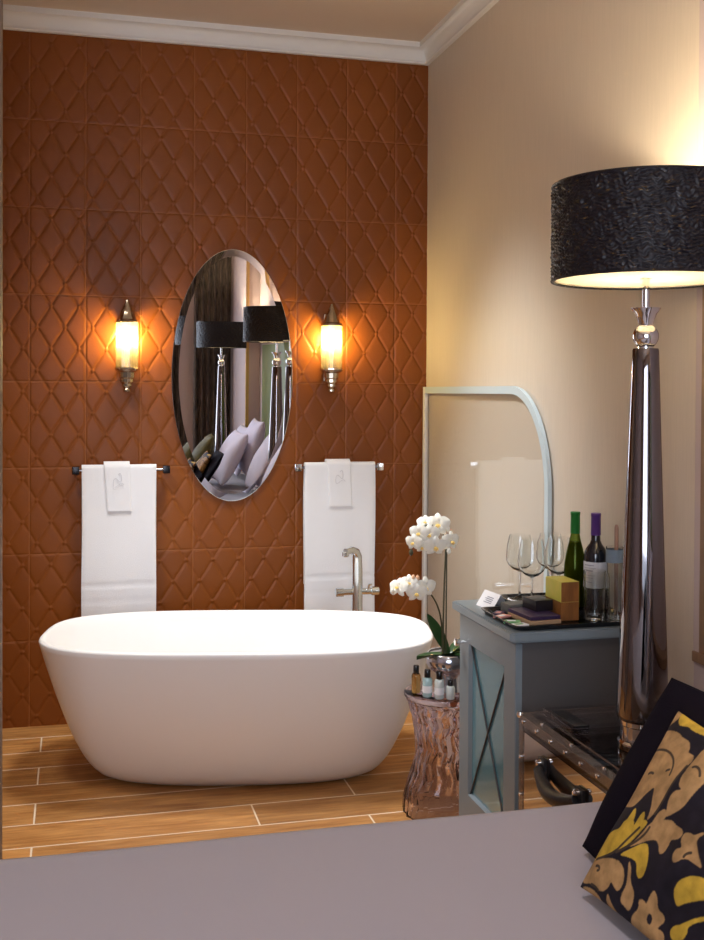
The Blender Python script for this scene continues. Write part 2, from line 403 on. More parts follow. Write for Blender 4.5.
def dup(o, parent=None):
    c = o.copy(); COL.objects.link(c)
    if parent is not None: c.parent = parent
    for ch in list(o.children): dup(ch, c)
    return c

# ---------------------------------------------------------------- the room
def B(name, m, *a, **k): return struct(MB().box(*a, **k).build(name, m, smooth=None))
B('floor', MT['plank'], -3.2, 2.3, -1.9, 5.5, -0.08, 0.0)
B('ceiling', MT['ceiling'], -3.2, 2.3, -1.9, 5.5, ZC, ZC+0.1)
# tiled wall: quilted relief tiles, modelled as a height field on the wall
def tile_wall():
    st = 0.0042
    xs = np.arange(-0.8, XR+st, st); zs = np.arange(0.0, ZC, st)
    X, Z = np.meshgrid(xs, zs)
    fx = np.mod(X-TX0, 0.25)/0.25; fz = 1-np.mod(Z-TZ0, 0.4)/0.4
    # buttons sit at (0.375, 0.125) + lattice of each tile
    s = (fx-0.375)*0.25/0.125 + (fz-0.125)*0.4/0.2
    t = (fx-0.375)*0.25/0.125 - (fz-0.125)*0.4/0.2
    ds = np.abs(s-np.round(s)); dt = np.abs(t-np.round(t))
    pil = lambda d: 1-np.exp(-(d/0.042)**1.25)
    h = 0.0029*np.minimum(pil(ds), pil(dt)) + 0.0035*np.sqrt(np.abs(np.sin(PI*s)*np.sin(PI*t)))*0.6
    r2 = (ds+dt)**2*0.0625**2 + (ds-dt)**2*0.1**2
    r2 = ((ds+dt)/2*0.125)**2 + ((ds-dt)/2*0.2)**2
    r = np.sqrt(r2)
    h = h + np.where(r < 0.0075, 0.0050*np.sqrt(np.clip(1-(r/0.0075)**2, 0, 1)), 0)
    ex = np.minimum(fx, 1-fx)*0.25; ez = np.minimum(fz, 1-fz)*0.4
    e = np.minimum(ex, ez)
    h = h*np.clip(e/0.004, 0, 1)
    V = np.stack([X, YB-h, Z], -1).reshape(-1, 3)
    n = len(xs); m = len(zs)
    idx = np.arange(m*n).reshape(m, n)
    F = np.stack([idx[:-1, :-1], idx[:-1, 1:], idx[1:, 1:], idx[1:, :-1]], -1).reshape(-1, 4)
    me = bpy.data.meshes.new('wall_back')
    me.vertices.add(len(V)); me.vertices.foreach_set('co', V.astype(np.float32).ravel())
    me.loops.add(F.size); me.loops.foreach_set('vertex_index', F.astype(np.int32).ravel())
    me.polygons.add(len(F)); me.polygons.foreach_set('loop_start', np.arange(0, F.size, 4, dtype=np.int32))
    me.polygons.foreach_set('use_smooth', np.ones(len(F), dtype=bool))
    me.update(calc_edges=True); me.validate()
    me.materials.append(MT['tile'])
    o = bpy.data.objects.new('wall_back', me); COL.objects.link(o); struct(o)
tile_wall()
B('wall_behind_tiles', MT['tile'], -1.3, 2.3, YB+0.012, YB+0.15, 0, ZC)
# right wall with the bed niche cut into it
NY0, NY1, NZ, NX = -0.45, 2.69, 0.82, XR+0.13
B('wall_right', MT['wallpaper'], XR, 2.3, 2.735, YB+0.012, 0, ZC)
B('wall_bedhead', MT['plain_wall'], NX, 2.3, NY0-0.04, 2.735, 0, ZC)
B('wall_below_niche', MT['plain_wall'], XR, NX, NY0-0.04, 2.735, 0, NZ-0.03)
B('wall_right_rear', MT['plain_wall'], XR, 2.3, -1.9, NY0-0.04, 0, ZC)
B('trim_1', MT['plain_wall'], XR-0.003, NX, NY1+0.012, 2.735, NZ, ZC, bev=0.002)
B('trim_6', MT['wood'], XR-0.006, NX, NY1-0.02, NY1+0.012, NZ, ZC, bev=0.003)
B('wall_niche_return', MT['plain_wall'], XR+0.001, NX, NY0-0.04, NY0, NZ, ZC)
B('trim_2', MT['lit_edge'], XR-0.012, XR+0.02, NY0-0.01, NY0+0.012, NZ, ZC, bev=0.003)
B('trim_3', MT['wood'], XR-0.008, NX, NY0-0.04, 2.735, NZ-0.03, NZ, bev=0.004)
B('trim_4', MT['green'], NX-0.02, NX, -0.2, 1.25, NZ, 1.88, bev=0.004)
# rear wall with window, left walls
B('wall_rear_left', MT['plain_wall'], -3.2, -1.7, -1.65, -1.5, 0, ZC)
B('wall_rear_right', MT['plain_wall'], 0.9, 2.3, -1.65, -1.5, 0, ZC)
B('wall_rear_below', MT['plain_wall'], -1.7, 0.9, -1.65, -1.5, 0, 0.5)
B('wall_rear_above', MT['plain_wall'], -1.7, 0.9, -1.65, -1.5, 2.85, ZC)
B('wall_left', MT['plain_wall'], -3.35, -3.2, -1.9, 3.3, 0, ZC)
B('wall_left_bath', MT['plain_wall'], -1.3, -1.2, 3.37, YB+0.012, 0, ZC)
B('wall_partition', MT['grey_wall'], -3.2, -0.204, 3.27, 3.37, 0, ZC, bev=0.006)
wf = MB()
wf.box(-1.7, -1.64, -1.6, -1.52, 0.5, 2.85); wf.box(0.84, 0.9, -1.6, -1.52, 0.5, 2.85)
wf.box(-1.64, 0.84, -1.6, -1.52, 0.5, 0.56); wf.box(-1.64, 0.84, -1.6, -1.52, 2.79, 2.85); wf.box(-0.43, -0.37, -1.6, -1.52, 0.56, 2.79)
win = struct(wf.build('window_1', MT['white_paint'], smooth=None))
MB().box(-1.64, 0.84, -1.57, -1.562, 0.56, 2.79).build('pane', MT['window_glass'], win, smooth=None)
# crown moulding: profile swept along the tiled wall and the right wall
def crown():
    pr = [(0.0, 3.196), (0.020, 3.196), (0.024, 3.202), (0.020, 3.210), (0.020, 3.214)]
    for k in range(9):
        a = k/8*PI/2
        pr.append((0.020+0.040*(1-math.cos(a)), 3.214+0.050*math.sin(a)))
    pr += [(0.066, 3.264), (0.066, ZC), (0.0, ZC)]
    a = [(-1.2, YB-p, z) for p, z in pr]; b = [(XR-p, YB-p, z) for p, z in pr]; c = [(XR-p, 2.735, z) for p, z in pr]
    MBo = MB().grid([a, b, c], close_u=True)
    n = len(pr); MBo.f += [tuple(range(n)), tuple(range(2*n, 3*n))]
    struct(MBo.build('trim_5', MT['white_paint'], smooth=30))
crown()

# ---------------------------------------------------------------- bathtub
def superell(cx, cy, a, b, z, n=2.5, N=120):
    out = []
    for k in range(N):
        t = 2*PI*k/N; c, s = math.cos(t), math.sin(t)
        out.append((cx+a*math.copysign(abs(c)**(2/n), c), cy+b*math.copysign(abs(s)**(2/n), s), z))
    return out
def bathtub():
    H = 0.58
    A, Bh, a0, b0 = 0.788, 0.404, 0.535, 0.200
    rows = [superell(0, 0, a0-0.04, b0-0.03, 0.0, 2.6)]
    for k in range(0, 29):
        q = k/28; p = q**0.575
        rows.append(superell(0, 0, a0+(A-a0)*p-0.012*(1-q)**14, b0+(Bh-b0)*p-0.012*(1-q)**14, 0.008+q*(H-0.018), 2.6+0.5*q))
    for dx, z in ((-0.003, H-0.004), (-0.009, H), (-0.017, H-0.001), (-0.022, H-0.006)):
        rows.append(superell(0, 0, A+dx, Bh+dx, z, 3.1))
    for k in range(1, 18):
        q = 1-k/17; p = q**0.5
        rows.append(superell(0, 0, a0-0.05+(A-0.026-a0+0.05)*p, b0-0.03+(Bh-0.026-b0+0.03)*p, 0.13+q*(H-0.14), 2.7+0.4*q))
    m = MB().grid(rows, close_u=True)
    n = 120; m.f.append(tuple(reversed(range(n)))); m.f.append(tuple((len(rows)-1)*n+k for k in range(n)))
    o = m.build('bathtub', MT['stone'], smooth=50, loc=(0.6597, 4.3733, 0)); o.rotation_euler = (0, 0, -0.2)
    tag(o, 'large white oval freestanding bathtub on the wood plank floor', 'bathtub')
    MB().lathe([(0.001, 0.134), (0.03, 0.134), (0.034, 0.131), (0.034, 0.129)], 24, (0, 0, 0)).build('drain', MT['chrome'], o)
bathtub()

# ---------------------------------------------------------------- freestanding bath tap
def tap():
    t = thing('bath_tap', 'tall chrome bath tap with crossbar standing behind the tub rim', 'tap', (1.305, 4.935, 0))
    MB().lathe([(0.055, 0), (0.055, 0.012), (0.03, 0.018), (0.022, 0.03)], 28).build('base', MT['tap_chrome'], t)
    m = MB()
    pts = [(0, 0, 0.03), (0, 0, 0.5), (0.0, 0, 0.70), (-0.004, -0.006, 0.775), (-0.014, -0.016, 0.800), (-0.036, -0.036, 0.812), (-0.072, -0.060, 0.808)]
    m.tube(pts, [0.026, 0.026, 0.025, 0.024, 0.021, 0.017, 0.015], 16)
    m.build('column', MT['tap_chrome'], t)
    MB().lathe([(0.012, 0), (0.016, 0.004), (0.016, 0.022), (0.012, 0.026)], 20, (-0.073, -0.061, 0.784)).build('spout_outlet', MT['tap_chrome'], t)
    MB().tube([(-0.08, 0, 0.608), (0.085, 0, 0.608)], 0.016, 16).build('crossbar', MT['tap_chrome'], t)
    for x0, x1 in ((-0.105, -0.068), (0.068, 0.105)):
        MB().tube([(x0, 0, 0.608), (x0+0.004, 0, 0.608), (x1, 0, 0.608)], [0.018, 0.021, 0.021], 18).build('handle', MT['tap_chrome'], t)
    MB().tube([(0.05, -0.012, 0.62), (0.05, -0.035, 0.645), (0.058, -0.05, 0.648)], [0.006, 0.006, 0.004], 10).build('lever', MT['tap_chrome'], t)
tap()

# ---------------------------------------------------------------- oval mirror
def mirror():
    a, b = 0.291, 0.603
    t = thing('oval_mirror', 'tall oval frameless mirror on the tiled wall between the sconces', 'mirror', (0.7395, YB-0.030, 1.63))
    t.rotation_euler = (math.radians(0.70), 0, math.radians(0.2))
    N = 128
    def ring(s, y): return [((a-s)*math.cos(2*PI*k/N), y, (b-s)*math.sin(2*PI*k/N)) for k in range(N)]
    rows = [ring(0.034, 0.0)]
    m = MB(); m.add(ring(0.034, 0.0), [tuple(range(N))]); m.build('mirror_glass', MT['mirror'], t, smooth=None)
    MB().grid([ring(0.034, 0.0), ring(0.002, -0.0006)], close_u=True).build('bevel', MT['mirror'], t, smooth=10)
    MB().grid([ring(0.002, -0.0006), ring(0.0, 0.0), ring(0.0, 0.006), ring(0.03, 0.010)], close_u=True).build('edge', MT['mirror_edge'], t, smooth=30)
    m = MB(); m.lathe([(0.02, 0), (0.02, 0.018)], 16); 
    for v_ in (-0.3, 0.3):
        MB().tube([(0, 0.008, v_), (0, 0.0295, v_)], 0.03, 16).build('wall_mount', MT['black_metal'], t)
mirror()

# ---------------------------------------------------------------- sconces
def sconce():
    t = thing('wall_sconce', '', 'wall lamp', (0.24, YB-0.075, 1.66))
    m = MB()
    def rib(a, i): return 1+0.035*abs(math.cos(12*a))
    m.lathe([(0.049, 0.0), (0.049, 0.212)], 192, caps=False, fn=rib)
    m.build('glass_shade', MT['sconce_glass'], t, smooth=60)
    MB().lathe([(0.055, 0.209), (0.056, 0.214), (0.052, 0.220), (0.044, 0.226), (0.040, 0.234), (0.036, 0.240), (0.031, 0.256), (0.024, 0.272), (0.021, 0.276), (0.016, 0.292), (0.010, 0.302), (0.006, 0.316)], 12).build('top_finial', MT['nickel'], t, smooth=25)
    MB().lathe([(0.010, -0.112), (0.016, -0.108), (0.016, -0.100), (0.013, -0.094), (0.022, -0.084), (0.022, -0.074), (0.030, -0.064), (0.030, -0.050), (0.035, -0.044), (0.037, -0.020), (0.050, -0.012), (0.056, -0.004), (0.056, 0.002)], 12).build('bottom_finial', MT['nickel'], t, smooth=25)
    for k in range(4):
        an = PI/4+k*PI/2
        for z in (-0.006, 0.217):
            MB().lathe([(0.0005, -0.007), (0.005, -0.005), (0.007, 0), (0.005, 0.005), (0.0005, 0.007)], 10, (0.047*math.cos(an), 0.047*math.sin(an), z)).build('rosette', MT['nickel'], t)
    MB().box(-0.028, 0.028, 0.045, 0.066, -0.06, 0.27, 0.006).build('backplate', MT['nickel'], t)
    MB().box(-0.012, 0.012, 0.03, 0.06, -0.035, -0.02, 0.003).build('arm', MT['nickel'], t)
    MB().lathe([(0.0005, 0.108), (0.010, 0.110), (0.016, 0.120), (0.019, 0.136), (0.016, 0.154), (0.008, 0.170), (0.0005, 0.177)], 20).build('bulb', MT['bulb'], t)
    MB().lathe([(0.008, 0.0), (0.008, 0.06), (0.012, 0.062), (0.012, 0.109)], 16).build('bulb_holder', MT['paper'], t)
    return t
s1 = sconce()
s1['label'] = 'nickel wall sconce with glowing ribbed glass, left of the oval mirror'
s1['group'] = 'wall sconces beside the mirror'
s2 = dup(s1); s2.location = (1.214, YB-0.075, 1.665)
s2['label'] = 'nickel wall sconce with glowing ribbed glass, right of the oval mirror'

# ---------------------------------------------------------------- towel rails and towels
def towel_rail():
    t = thing('towel_rail', '', 'towel rail', (0, 0, 0))
    MB().tube([(-0.20, -0.07, 0), (0.20, -0.07, 0)], 0.007, 14).build('bar', MT['dark_chrome'], t)
    for sx in (-1, 1):
        b = MB().box(sx*0.206-0.016, sx*0.206+0.016, -0.088, -0.052, -0.018, 0.018, 0.003).build('bracket', MT['chrome'], t)
        MB().box(sx*0.206-0.010, sx*0.206+0.010, -0.055, -0.002, -0.010, 0.010, 0.002).build('wall_post', MT['chrome'], b)
    return t
r1 = towel_rail(); r1.location = (0.2165, YB, 1.187)
r1['label'] = 'black ended towel rail on the tiled wall, left of the mirror'; r1['group'] = 'towel rails on the tiled wall'
r2 = dup(r1); r2.location = (1.2555, YB, 1.188)
r2['label'] = 'silver ended towel rail on the tiled wall, above the bath tap'
for ch in r1.children:
    if ch.name.startswith('bracket'):
        ch.data = ch.data.copy(); ch.data.materials[0] = MT['black_metal']
        for g in ch.children: g.data = g.data.copy(); g.data.materials[0] = MT['black_metal']
def cloth_over_bar(name, w, ztop, zf, zb, yc, rin, th, cx, skew=0.0, seed=0, wav=0.002, dobby=()):
    """a folded towel hung over a bar: closed section in YZ swept along X"""
    outer, inner = [], []
    nf, na, nb = 60, 12, 30
    zc = ztop-rin-th
    for k in range(nf+1): outer.append((yc-rin-th, zf+(zc-zf)*k/nf))
    for k in range(1, na+1):
        a = PI-PI*k/na; outer.append((yc+(rin+th)*math.cos(a), zc+(rin+th)*math.sin(a)))
    for k in range(1, nb+1): outer.append((yc+rin+th, zc+(zb-zc)*k/nb))
    for k in range(nb+1): inner.append((yc+rin, zb+(zc-zb)*k/nb))
    for k in range(1, na+1):
        a = PI*k/na; inner.append((yc+rin*math.cos(a), zc+rin*math.sin(a)))
    for k in range(1, nf+1): inner.append((yc-rin, zc+(zf-zc)*k/nf))
    loop = outer+inner; rows = []
    rnd = random.Random(seed); ph = [rnd.uniform(0, 6.28) for _ in range(6)]
    nx = 40
    for i in range(nx+1):
        u = i/nx; row = []
        eg = 0.35+0.65*min(1, min(u, 1-u)*nx/1.5)
        for j, (y, z) in enumerate(loop):
            x = cx+(u-0.5)*w + skew*(ztop-z)
            fall = max(0, (ztop-z))
            dy = wav*fall/0.5*(math.sin(u*5+ph[0]+z*3)+0.6*math.sin(u*11+ph[1]-z*5)) if j < len(outer) else 0
            if y < yc and j >= len(outer): dy = wav*fall/0.5*(math.sin(u*5+ph[0]+z*3)+0.6*math.sin(u*11+ph[1]-z*5))
            x += 0.002*math.sin(z*9+ph[2])*(u-0.5)*2
            yy = y+dy
            if j < nf+1:
                for zd in dobby:
                    d = abs(z-zd)
                    if d < 0.007: yy += 0.004*(1-d/0.007)
                yy += (1-eg)*th*0.5
            row.append((x, yy, z))
        rows.append(row)
    n = len(loop)
    m = MB().grid(rows, close_u=True)
    m.f += [tuple(range(n)), tuple((len(rows)-1)*n+k for k in range(n))]
    return m.build(name, MT['towel'], smooth=50)
YT = YB-0.07
for (xc, dz, lab, lab2, s) in ((0.206, 0.0, 'long white bath towel folded over the black ended rail, left of the mirror', 'small white folded towel with grey monogram, lying over the left bath towel', 3),
                               (1.259, 0.0, 'long white bath towel hanging behind the chrome bath tap', 'small white folded towel with grey monogram, lying over the towel above the tap', 5)):
    o = cloth_over_bar('bath_towel', 0.336 if s == 3 else 0.352, 1.213, 0.46, 0.62, YT, 0.0075, 0.011, xc, 0.0, s, 0.0035, (0.655, 0.578))
    tag(o, lab, 'towel', 'bath towels on the rails')
    hx = 0.194 if s == 3 else 1.247
    o = cloth_over_bar('hand_towel', 0.114, 1.228, 1.0, 1.06, YT, 0.0195, 0.009, hx, 0.06, s+1, 0.001)
    tag(o, lab2, 'towel', 'small towels over the bath towels')
    pts = []
    for k in range(60):
        q = k/59
        pts.append((hx+0.006+0.028*math.sin(q*7.5)*(0.4+0.6*q), YT-0.0315-0.0012, 1.165-0.055*q+0.014*math.sin(q*15)))
    MB().tube(pts, 0.0011, 6).build('monogram', MT['monogram'], o)

# ---------------------------------------------------------------- glass bath screen
def bath_screen():
    t = thing('bath_screen', 'clear curved glass bath screen with pale blue edge against the cream wall', 'bath screen', (1.708, 5.12, 0))
    Y1, Z1, ay, az = -1.445, 1.582, 0.36, 0.40
    def outline(s):
        p = [(-0.0-s*0.0, 0.0+0.0)]
        pts = [(0.0, 0.0), (0.0, Z1-s)]
        for k in range(25):
            a = k/24*PI/2
            pts.append((Y1+ay-(ay-s)*math.sin(a), Z1-az+(az-s)*math.cos(a)))
        pts.append((Y1+s, 0.0))
        return pts
    o = outline(0.012)
    MB().prism([(-0.004, y, z) for y, z in o], (0.008, 0, 0)).build('glass_panel', MT['screen'], t, smooth=None)
    A, I = outline(0.0), outline(0.032)
    m = MB()
    rows = [[(x_, y, z) for y, z in P_[1:]] for x_, P_ in ((-0.008, A), (-0.008, I), (0.008, I), (0.008, A))]
    m.grid(rows, close_v=True); n = len(A)-1
    m.f += [(0, n, 2*n, 3*n), (n-1, 2*n-1, 3*n-1, 4*n-1)]
    m.build('edge_seal', MT['blue_seal'], t, smooth=40)
    MB().box(-0.009, 0.009, 0.001, 0.034, 0, Z1, 0.003).build('hinge_profile', MT['white_paint'], t)
bath_screen()

# ---------------------------------------------------------------- cabinet
def cabinet():
    t = thing('minibar_cabinet', 'grey blue cabinet with crossed glass door against the cream wall', 'cabinet', (1.295, 3.02, 0))
    D, W, H = 0.42, 0.485, 0.80
    MB().box(0.022, D, 0.0, W, 0.06, H, 0.003).build('body', MT['cab_shaded'], t)
    MB().box(0.05, D-0.01, 0.02, W-0.02, 0.0, 0.06, 0.002).build('plinth', MT['cab_shaded'], t)
    m = MB()
    def slab(g, z0, z1, ch):
        o = [(-g+ch, -g, z0), (D, -g, z0), (D, W+g, z0), (-g+ch, W+g, z0), (-g, W+g-ch, z0), (-g, -g+ch, z0)]
        m.prism(o, (0, 0, z1-z0))
    slab(0.012, H, H+0.008, 0.008); slab(0.024, H+0.008, H+0.030, 0.012); slab(0.018, H+0.030, H+0.033, 0.010)
    m.build('top', MT['cab'], t, smooth=None)
    d = bpy.data.objects.new('door', None); d.empty_display_size = 0.05; COL.objects.link(d); d.parent = t
    y0, y1, z0, z1, f = 0.0, W, 0.075, H-0.006, 0.088
    # mitred frame with a slope towards the glass
    def quad(a, b): return a, b
    O = [(y0, z0), (y1, z0), (y1, z1), (y0, z1)]; I = [(y0+f, z0+f+0.03), (y1-f, z0+f+0.03), (y1-f, z1-f), (y0+f, z1-f)]
    I2 = [(y0+f+.006, z0+f+0.036), (y1-f-.006, z0+f+0.036), (y1-f-.006, z1-f-.006), (y0+f+.006, z1-f-.006)]
    fm = MB()
    rows = [[(0.022, y, z) for y, z in O], [(0.002, y, z) for y, z in O], [(0.0, y+(0.003 if y == y0 else -0.003), z+(0.003 if z == z0 else -0.003)) for y, z in O],
            [(0.0, y, z) for y, z in I], [(0.012, y, z) for y, z in I2], [(0.022, y, z) for y, z in I2]]
    fm.grid(rows, close_u=True)
    fm.build('door_frame', MT['cab'], d, smooth=None)
    MB().box(0.013, 0.018, y0+f-0.002, y1-f+0.002, z0+f+0.028, z1-f+0.002).build('door_glass', MT['teal_glass'], d, smooth=None)
    ya, yb, za, zb = y0+f+.004, y1-f-.004, z0+f+0.034, z1-f-.004
    for p, q in (((ya, za), (yb, zb)), ((yb, za), (ya, zb))):
        MB().tube([(0.0095, p[0], p[1]), (0.0095, q[0], q[1])], 0.0032, 8).build('crossed_bar', MT['muntin'], d)
    k = MB(); k.tube([(0.0, y1-0.035, 0.70), (-0.012, y1-0.035, 0.70), (-0.016, y1-0.035, 0.70), (-0.028, y1-0.035, 0.70), (-0.031, y1-0.035, 0.70)], [0.006, 0.006, 0.013, 0.014, 0.010], 16)
    k.build('knob', MT['chrome'], d)
cabinet()
CT = 0.833  # cabinet top

# ---------------------------------------------------------------- clear acrylic stool
def stool():
    t = thing('acrylic_stool', 'clear faceted waisted acrylic stool between bathtub and cabinet', 'stool', (1.335, 3.775, 0))
    n = 40
    prof = []
    for z, r in ((0, .150), (.05, .150), (.10, .138), (.15, .120), (.20, .108), (.25, .103), (.30, .106), (.34, .112), (.38, .124), (.41, .136), (.425, .140)):
        prof.append((r, z))
    v, f = [], []
    m = len(prof)
    rnd = random.Random(4)
    for side in (0, 1):
        for i in range(m):
            r, z = prof[i]
            for k in range(n):
                a = 2*PI*(k+0.5*(i % 2)+0.9*z)/n
                rr = r+(0.0032*rnd.uniform(-1, 1)) + (0.0035 if k % 2 else -0.0035)
                if side: rr = r-0.012
                v.append((rr*math.cos(a), rr*math.sin(a), z))
    for side in (0, 1):
        o = side*m*n
        for i in range(m-1):
            for k in range(n):
                k2 = (k+1) % n
                if i % 2: a_, b_, c_2, d_ = i*n+k, i*n+k2, (i+1)*n+k2, (i+1)*n+k; tri = [(a_, b_, d_), (b_, c_2, d_)]
                else: a_, b_, c_2, d_ = i*n+k, i*n+k2, (i+1)*n+k2, (i+1)*n+k; tri = [(a_, b_, c_2), (a_, c_2, d_)]
                f += [tuple(o+j for j in q) for q in tri]
    for k in range(n):
        k2 = (k+1) % n
        f.append((k, k2, m*n+k2, m*n+k)); b = (m-1)*n; f.append((b+k, b+k2, m*n+b+k2, m*n+b+k))
    MB().add(v, f).build('faceted_base', MT['acrylic'], t, smooth=None)
    MB().lathe([(0.10, 0.427), (0.143, 0.427), (0.149, 0.432), (0.150, 0.440), (0.148, 0.446), (0.140, 0.450), (0.0005, 0.450)], 48).build('seat', MT['acrylic'], t)
stool()

# ---------------------------------------------------------------- orchid
def orchid():
    ox, oy, oz = 1.349, 3.765, 0.4505
    t = thing('potted_orchid', 'white orchid in a round silver pot on the clear stool', 'orchid', (ox, oy, oz))
    prof = [(0.052, 0.0), (0.054, 0.004), (0.047, 0.016), (0.046, 0.05), (0.052, 0.068), (0.074, 0.084), (0.086, 0.104), (0.088, 0.122), (0.082, 0.140), (0.078, 0.144), (0.074, 0.142), (0.076, 0.134), (0.07, 0.128)]
    MB().lathe(prof, 40).build('pot', MT['silver_pot'], t)
    MB().lathe([(0.0005, 0.131), (0.04, 0.133), (0.0745, 0.129), (0.0745, 0.12), (0.0005, 0.12)], 30, caps=False).build('potting_bark', MT['moss'], t)
    def leaf(direction, length, width, rise, droop, pv=None):
        d = Vector((math.cos(direction), math.sin(direction), 0)); p = Vector(pv).normalized() if pv else Vector((-d.y, d.x, 0))
        rows, rows2 = [], []
        for i in range(15):
            q = i/14
            c = d*(length*q*(1 if droop < 2 else 0.5)) + Vector((0, 0, 0.128+rise*q-droop*q*q))
            wd = width*(math.sin(PI*min(1, q*0.93+0.07))**0.7)
            row = []
            for s in (-1, -0.5, 0, 0.5, 1):
                row.append(c+p*wd*s+Vector((0, 0, 0.010*abs(s))))
            rows.append(row); rows2.append([r-Vector((0, 0, 0.003)) for r in row])
        m = MB(); m.grid(rows); m.grid(rows2)
        m.build('leaf', MT['leaf'], t, smooth=60)
    leaf(PI*0.98, 0.085, 0.022, 0.17, 0.02, (0.8, 0.3, 0.45)); leaf(PI*1.12, 0.155, 0.024, 0.03, 0.02); leaf(-0.4, 0.13, 0.026, 0.06, 0.06)
    leaf(PI*1.6, 0.11, 0.024, 0.05, 0.05); leaf(0.5, 0.12, 0.024, 0.09, 0.05)
    def P3(x, z, y=0.0): return Vector((x, y, z))
    # spikes, in plant space (x right, z up)
    main = [P3(-0.02, 0.13), P3(-0.024, 0.25, -0.004), P3(-0.022, 0.40, -0.006), P3(-0.018, 0.50, -0.006), P3(-0.022, 0.565, -0.01), P3(-0.050, 0.608, -0.02), P3(-0.095, 0.62, -0.03), P3(-0.13, 0.595, -0.035), P3(-0.155, 0.545, -0.04)]
    side = [P3(-0.025, 0.13), P3(-0.03, 0.22, -0.01), P3(-0.046, 0.30, -0.02), P3(-0.08, 0.362, -0.03), P3(-0.13, 0.395, -0.04), P3(-0.18, 0.405, -0.045), P3(-0.22, 0.398, -0.05)]
    def smooth_path(p):
        out = []
        for i in range(len(p)-1):
            p0, p1, p2, p3 = p[max(i-1, 0)], p[i], p[i+1], p[min(i+2, len(p)-1)]
            for k in range(6):
                q = k/6
                out.append(0.5*((2*p1)+(p2-p0)*q+(2*p0-5*p1+4*p2-p3)*q*q+(3*p1-p0-3*p2+p3)*q**3))
        out.append(p[-1]); return out
    for p in (main, side):
        pp = smooth_path(p); MB().tube(pp, [0.0038-0.002*i/len(pp) for i in range(len(pp))], 8).build('flower_stem', MT['stem'], t)
    MB().tube([(-0.012, 0.0, 0.13), (-0.012, -0.002, 0.53)], 0.0028, 8).build('support_stick', MT['stem'], t)
    def flower(pos, face, size, roll=0.0):
        f_ = Vector(face).normalized(); up = Vector((0, 0, 1)); r = up.cross(f_).normalized(); u = f_.cross(r)
        m = MB()
        for ang, ln, wd in ((0, 0.9, 0.62), (72, 1.0, 1.05), (-72, 1.0, 1.05), (140, 0.9, 0.58), (-140, 0.9, 0.58)):
            a = math.radians(ang)+roll
            d = u*math.cos(a)+r*math.sin(a); e = r*math.cos(a)-u*math.sin(a)
            rows = []
            for i in range(8):
                q = i/7; wq = wd*0.5*size*math.sin(PI*(0.10+0.86*q))**0.75
                rows.append([pos+d*(ln*size*q)+e*(wq*s)+f_*(0.10*size*math.sin(q*PI)-0.14*size*q*q-0.08*size*s*s) for s in (-1, -.5, 0, .5, 1)])
            m.grid(rows)
        fl = m.build('flower', MT['petal'], t, smooth=60)
        l = MB()
        for s in (-1, 0, 1):
            l.tube([pos+f_*0.002, pos+f_*0.22*size-u*0.05*size+r*s*0.10*size, pos+f_*0.34*size-u*(0.16+0.10*(s == 0))*size+r*s*0.16*size], [0.07*size, 0.09*size, 0.03*size], 8)
        l.build('lip', MT['lip'], fl)
    S = 0.042
    for x, z, y, fc, s in ((-0.035, 0.632, -0.03, (-0.3, -1, 0.15), 1.15), (-0.075, 0.600, -0.05, (-0.35, -1, -0.1), 1.0), (-0.112, 0.605, -0.045, (-0.7, -1, 0.0), 0.95), (-0.135, 0.572, -0.05, (-0.8, -0.8, -0.1), 0.85),
                           (-0.052, 0.555, -0.055, (-0.1, -1, -0.35), 1.1), (0.012, 0.572, -0.045, (0.35, -1, -0.1), 1.0), (-0.095, 0.552, -0.03, (-0.3, -0.8, -0.4), 0.75), (-0.080, 0.64, -0.02, (-0.4, -1, 0.5), 0.8)):
        flower(Vector((x-0.022, y, z-(0.012 if z > 0.5 else 0))), fc, S*s)
    for x, z, y, fc, s in ((-0.088, 0.395, -0.05, (0.0, -1, -0.1), 1.05), (-0.125, 0.378, -0.06, (-0.25, -1, -0.2), 1.0), (-0.152, 0.415, -0.055, (-0.3, -1, 0.3), 0.85), (-0.195, 0.402, -0.06, (-0.7, -0.7, 0.3), 0.95)):
        flower(Vector((x-0.022, y, z-(0.012 if z > 0.5 else 0))), fc, S*s)
    for x, z, y, m in ((0.008, 0.615, -0.02, 'petal'), (0.012, 0.532, -0.02, 'petal'), (-0.14, 0.535, -0.04, 'stem'), (-0.118, 0.43, -0.05, 'bud'), (-0.135, 0.432, -0.05, 'bud'), (-0.215, 0.388, -0.055, 'petal')):
        MB().lathe([(0.0005, -0.013), (0.006, -0.008), (0.0085, 0), (0.006, 0.008), (0.0005, 0.013)], 10, (x-0.022, y, z-(0.012 if z > 0.5 else 0))).build('bud', MT[m], t)
orchid()

# ---------------------------------------------------------------- toiletry bottles on the stool
def toiletry(x, y, h, r, m, lab, label=True):
    t = thing('toiletry_bottle', lab, 'bottle', (x, y, 0.4505), 'toiletry bottles on the stool')
    hb = h*0.72
    MB().lathe([(r*0.9, 0), (r, 0.003), (r, hb-0.008), (r*0.85, hb-0.002), (r*0.5, hb)], 20).build('bottle_body', MT[m], t)
    MB().lathe([(r*0.62, hb), (r*0.64, hb+0.002), (r*0.64, h-0.002), (r*0.58, h)], 20).build('cap', MT['black_cap'], t)
    if label:
        MB().lathe([(r*1.012, h*0.16), (r*1.012, h*0.42)], 20, caps=False).build('label_print', MT['paper'], t)
toiletry(1.222, 3.765, 0.100, 0.0165, 'lotion_amber', 'amber tinted toiletry bottle with black cap, furthest left on the stool', False)
toiletry(1.246, 3.706, 0.098, 0.0175, 'lotion_aqua', 'pale aqua toiletry bottle with black cap, second from the left on the stool')
toiletry(1.280, 3.672, 0.098, 0.0175, 'lotion_white', 'white toiletry bottle with black cap, in front of the silver pot')
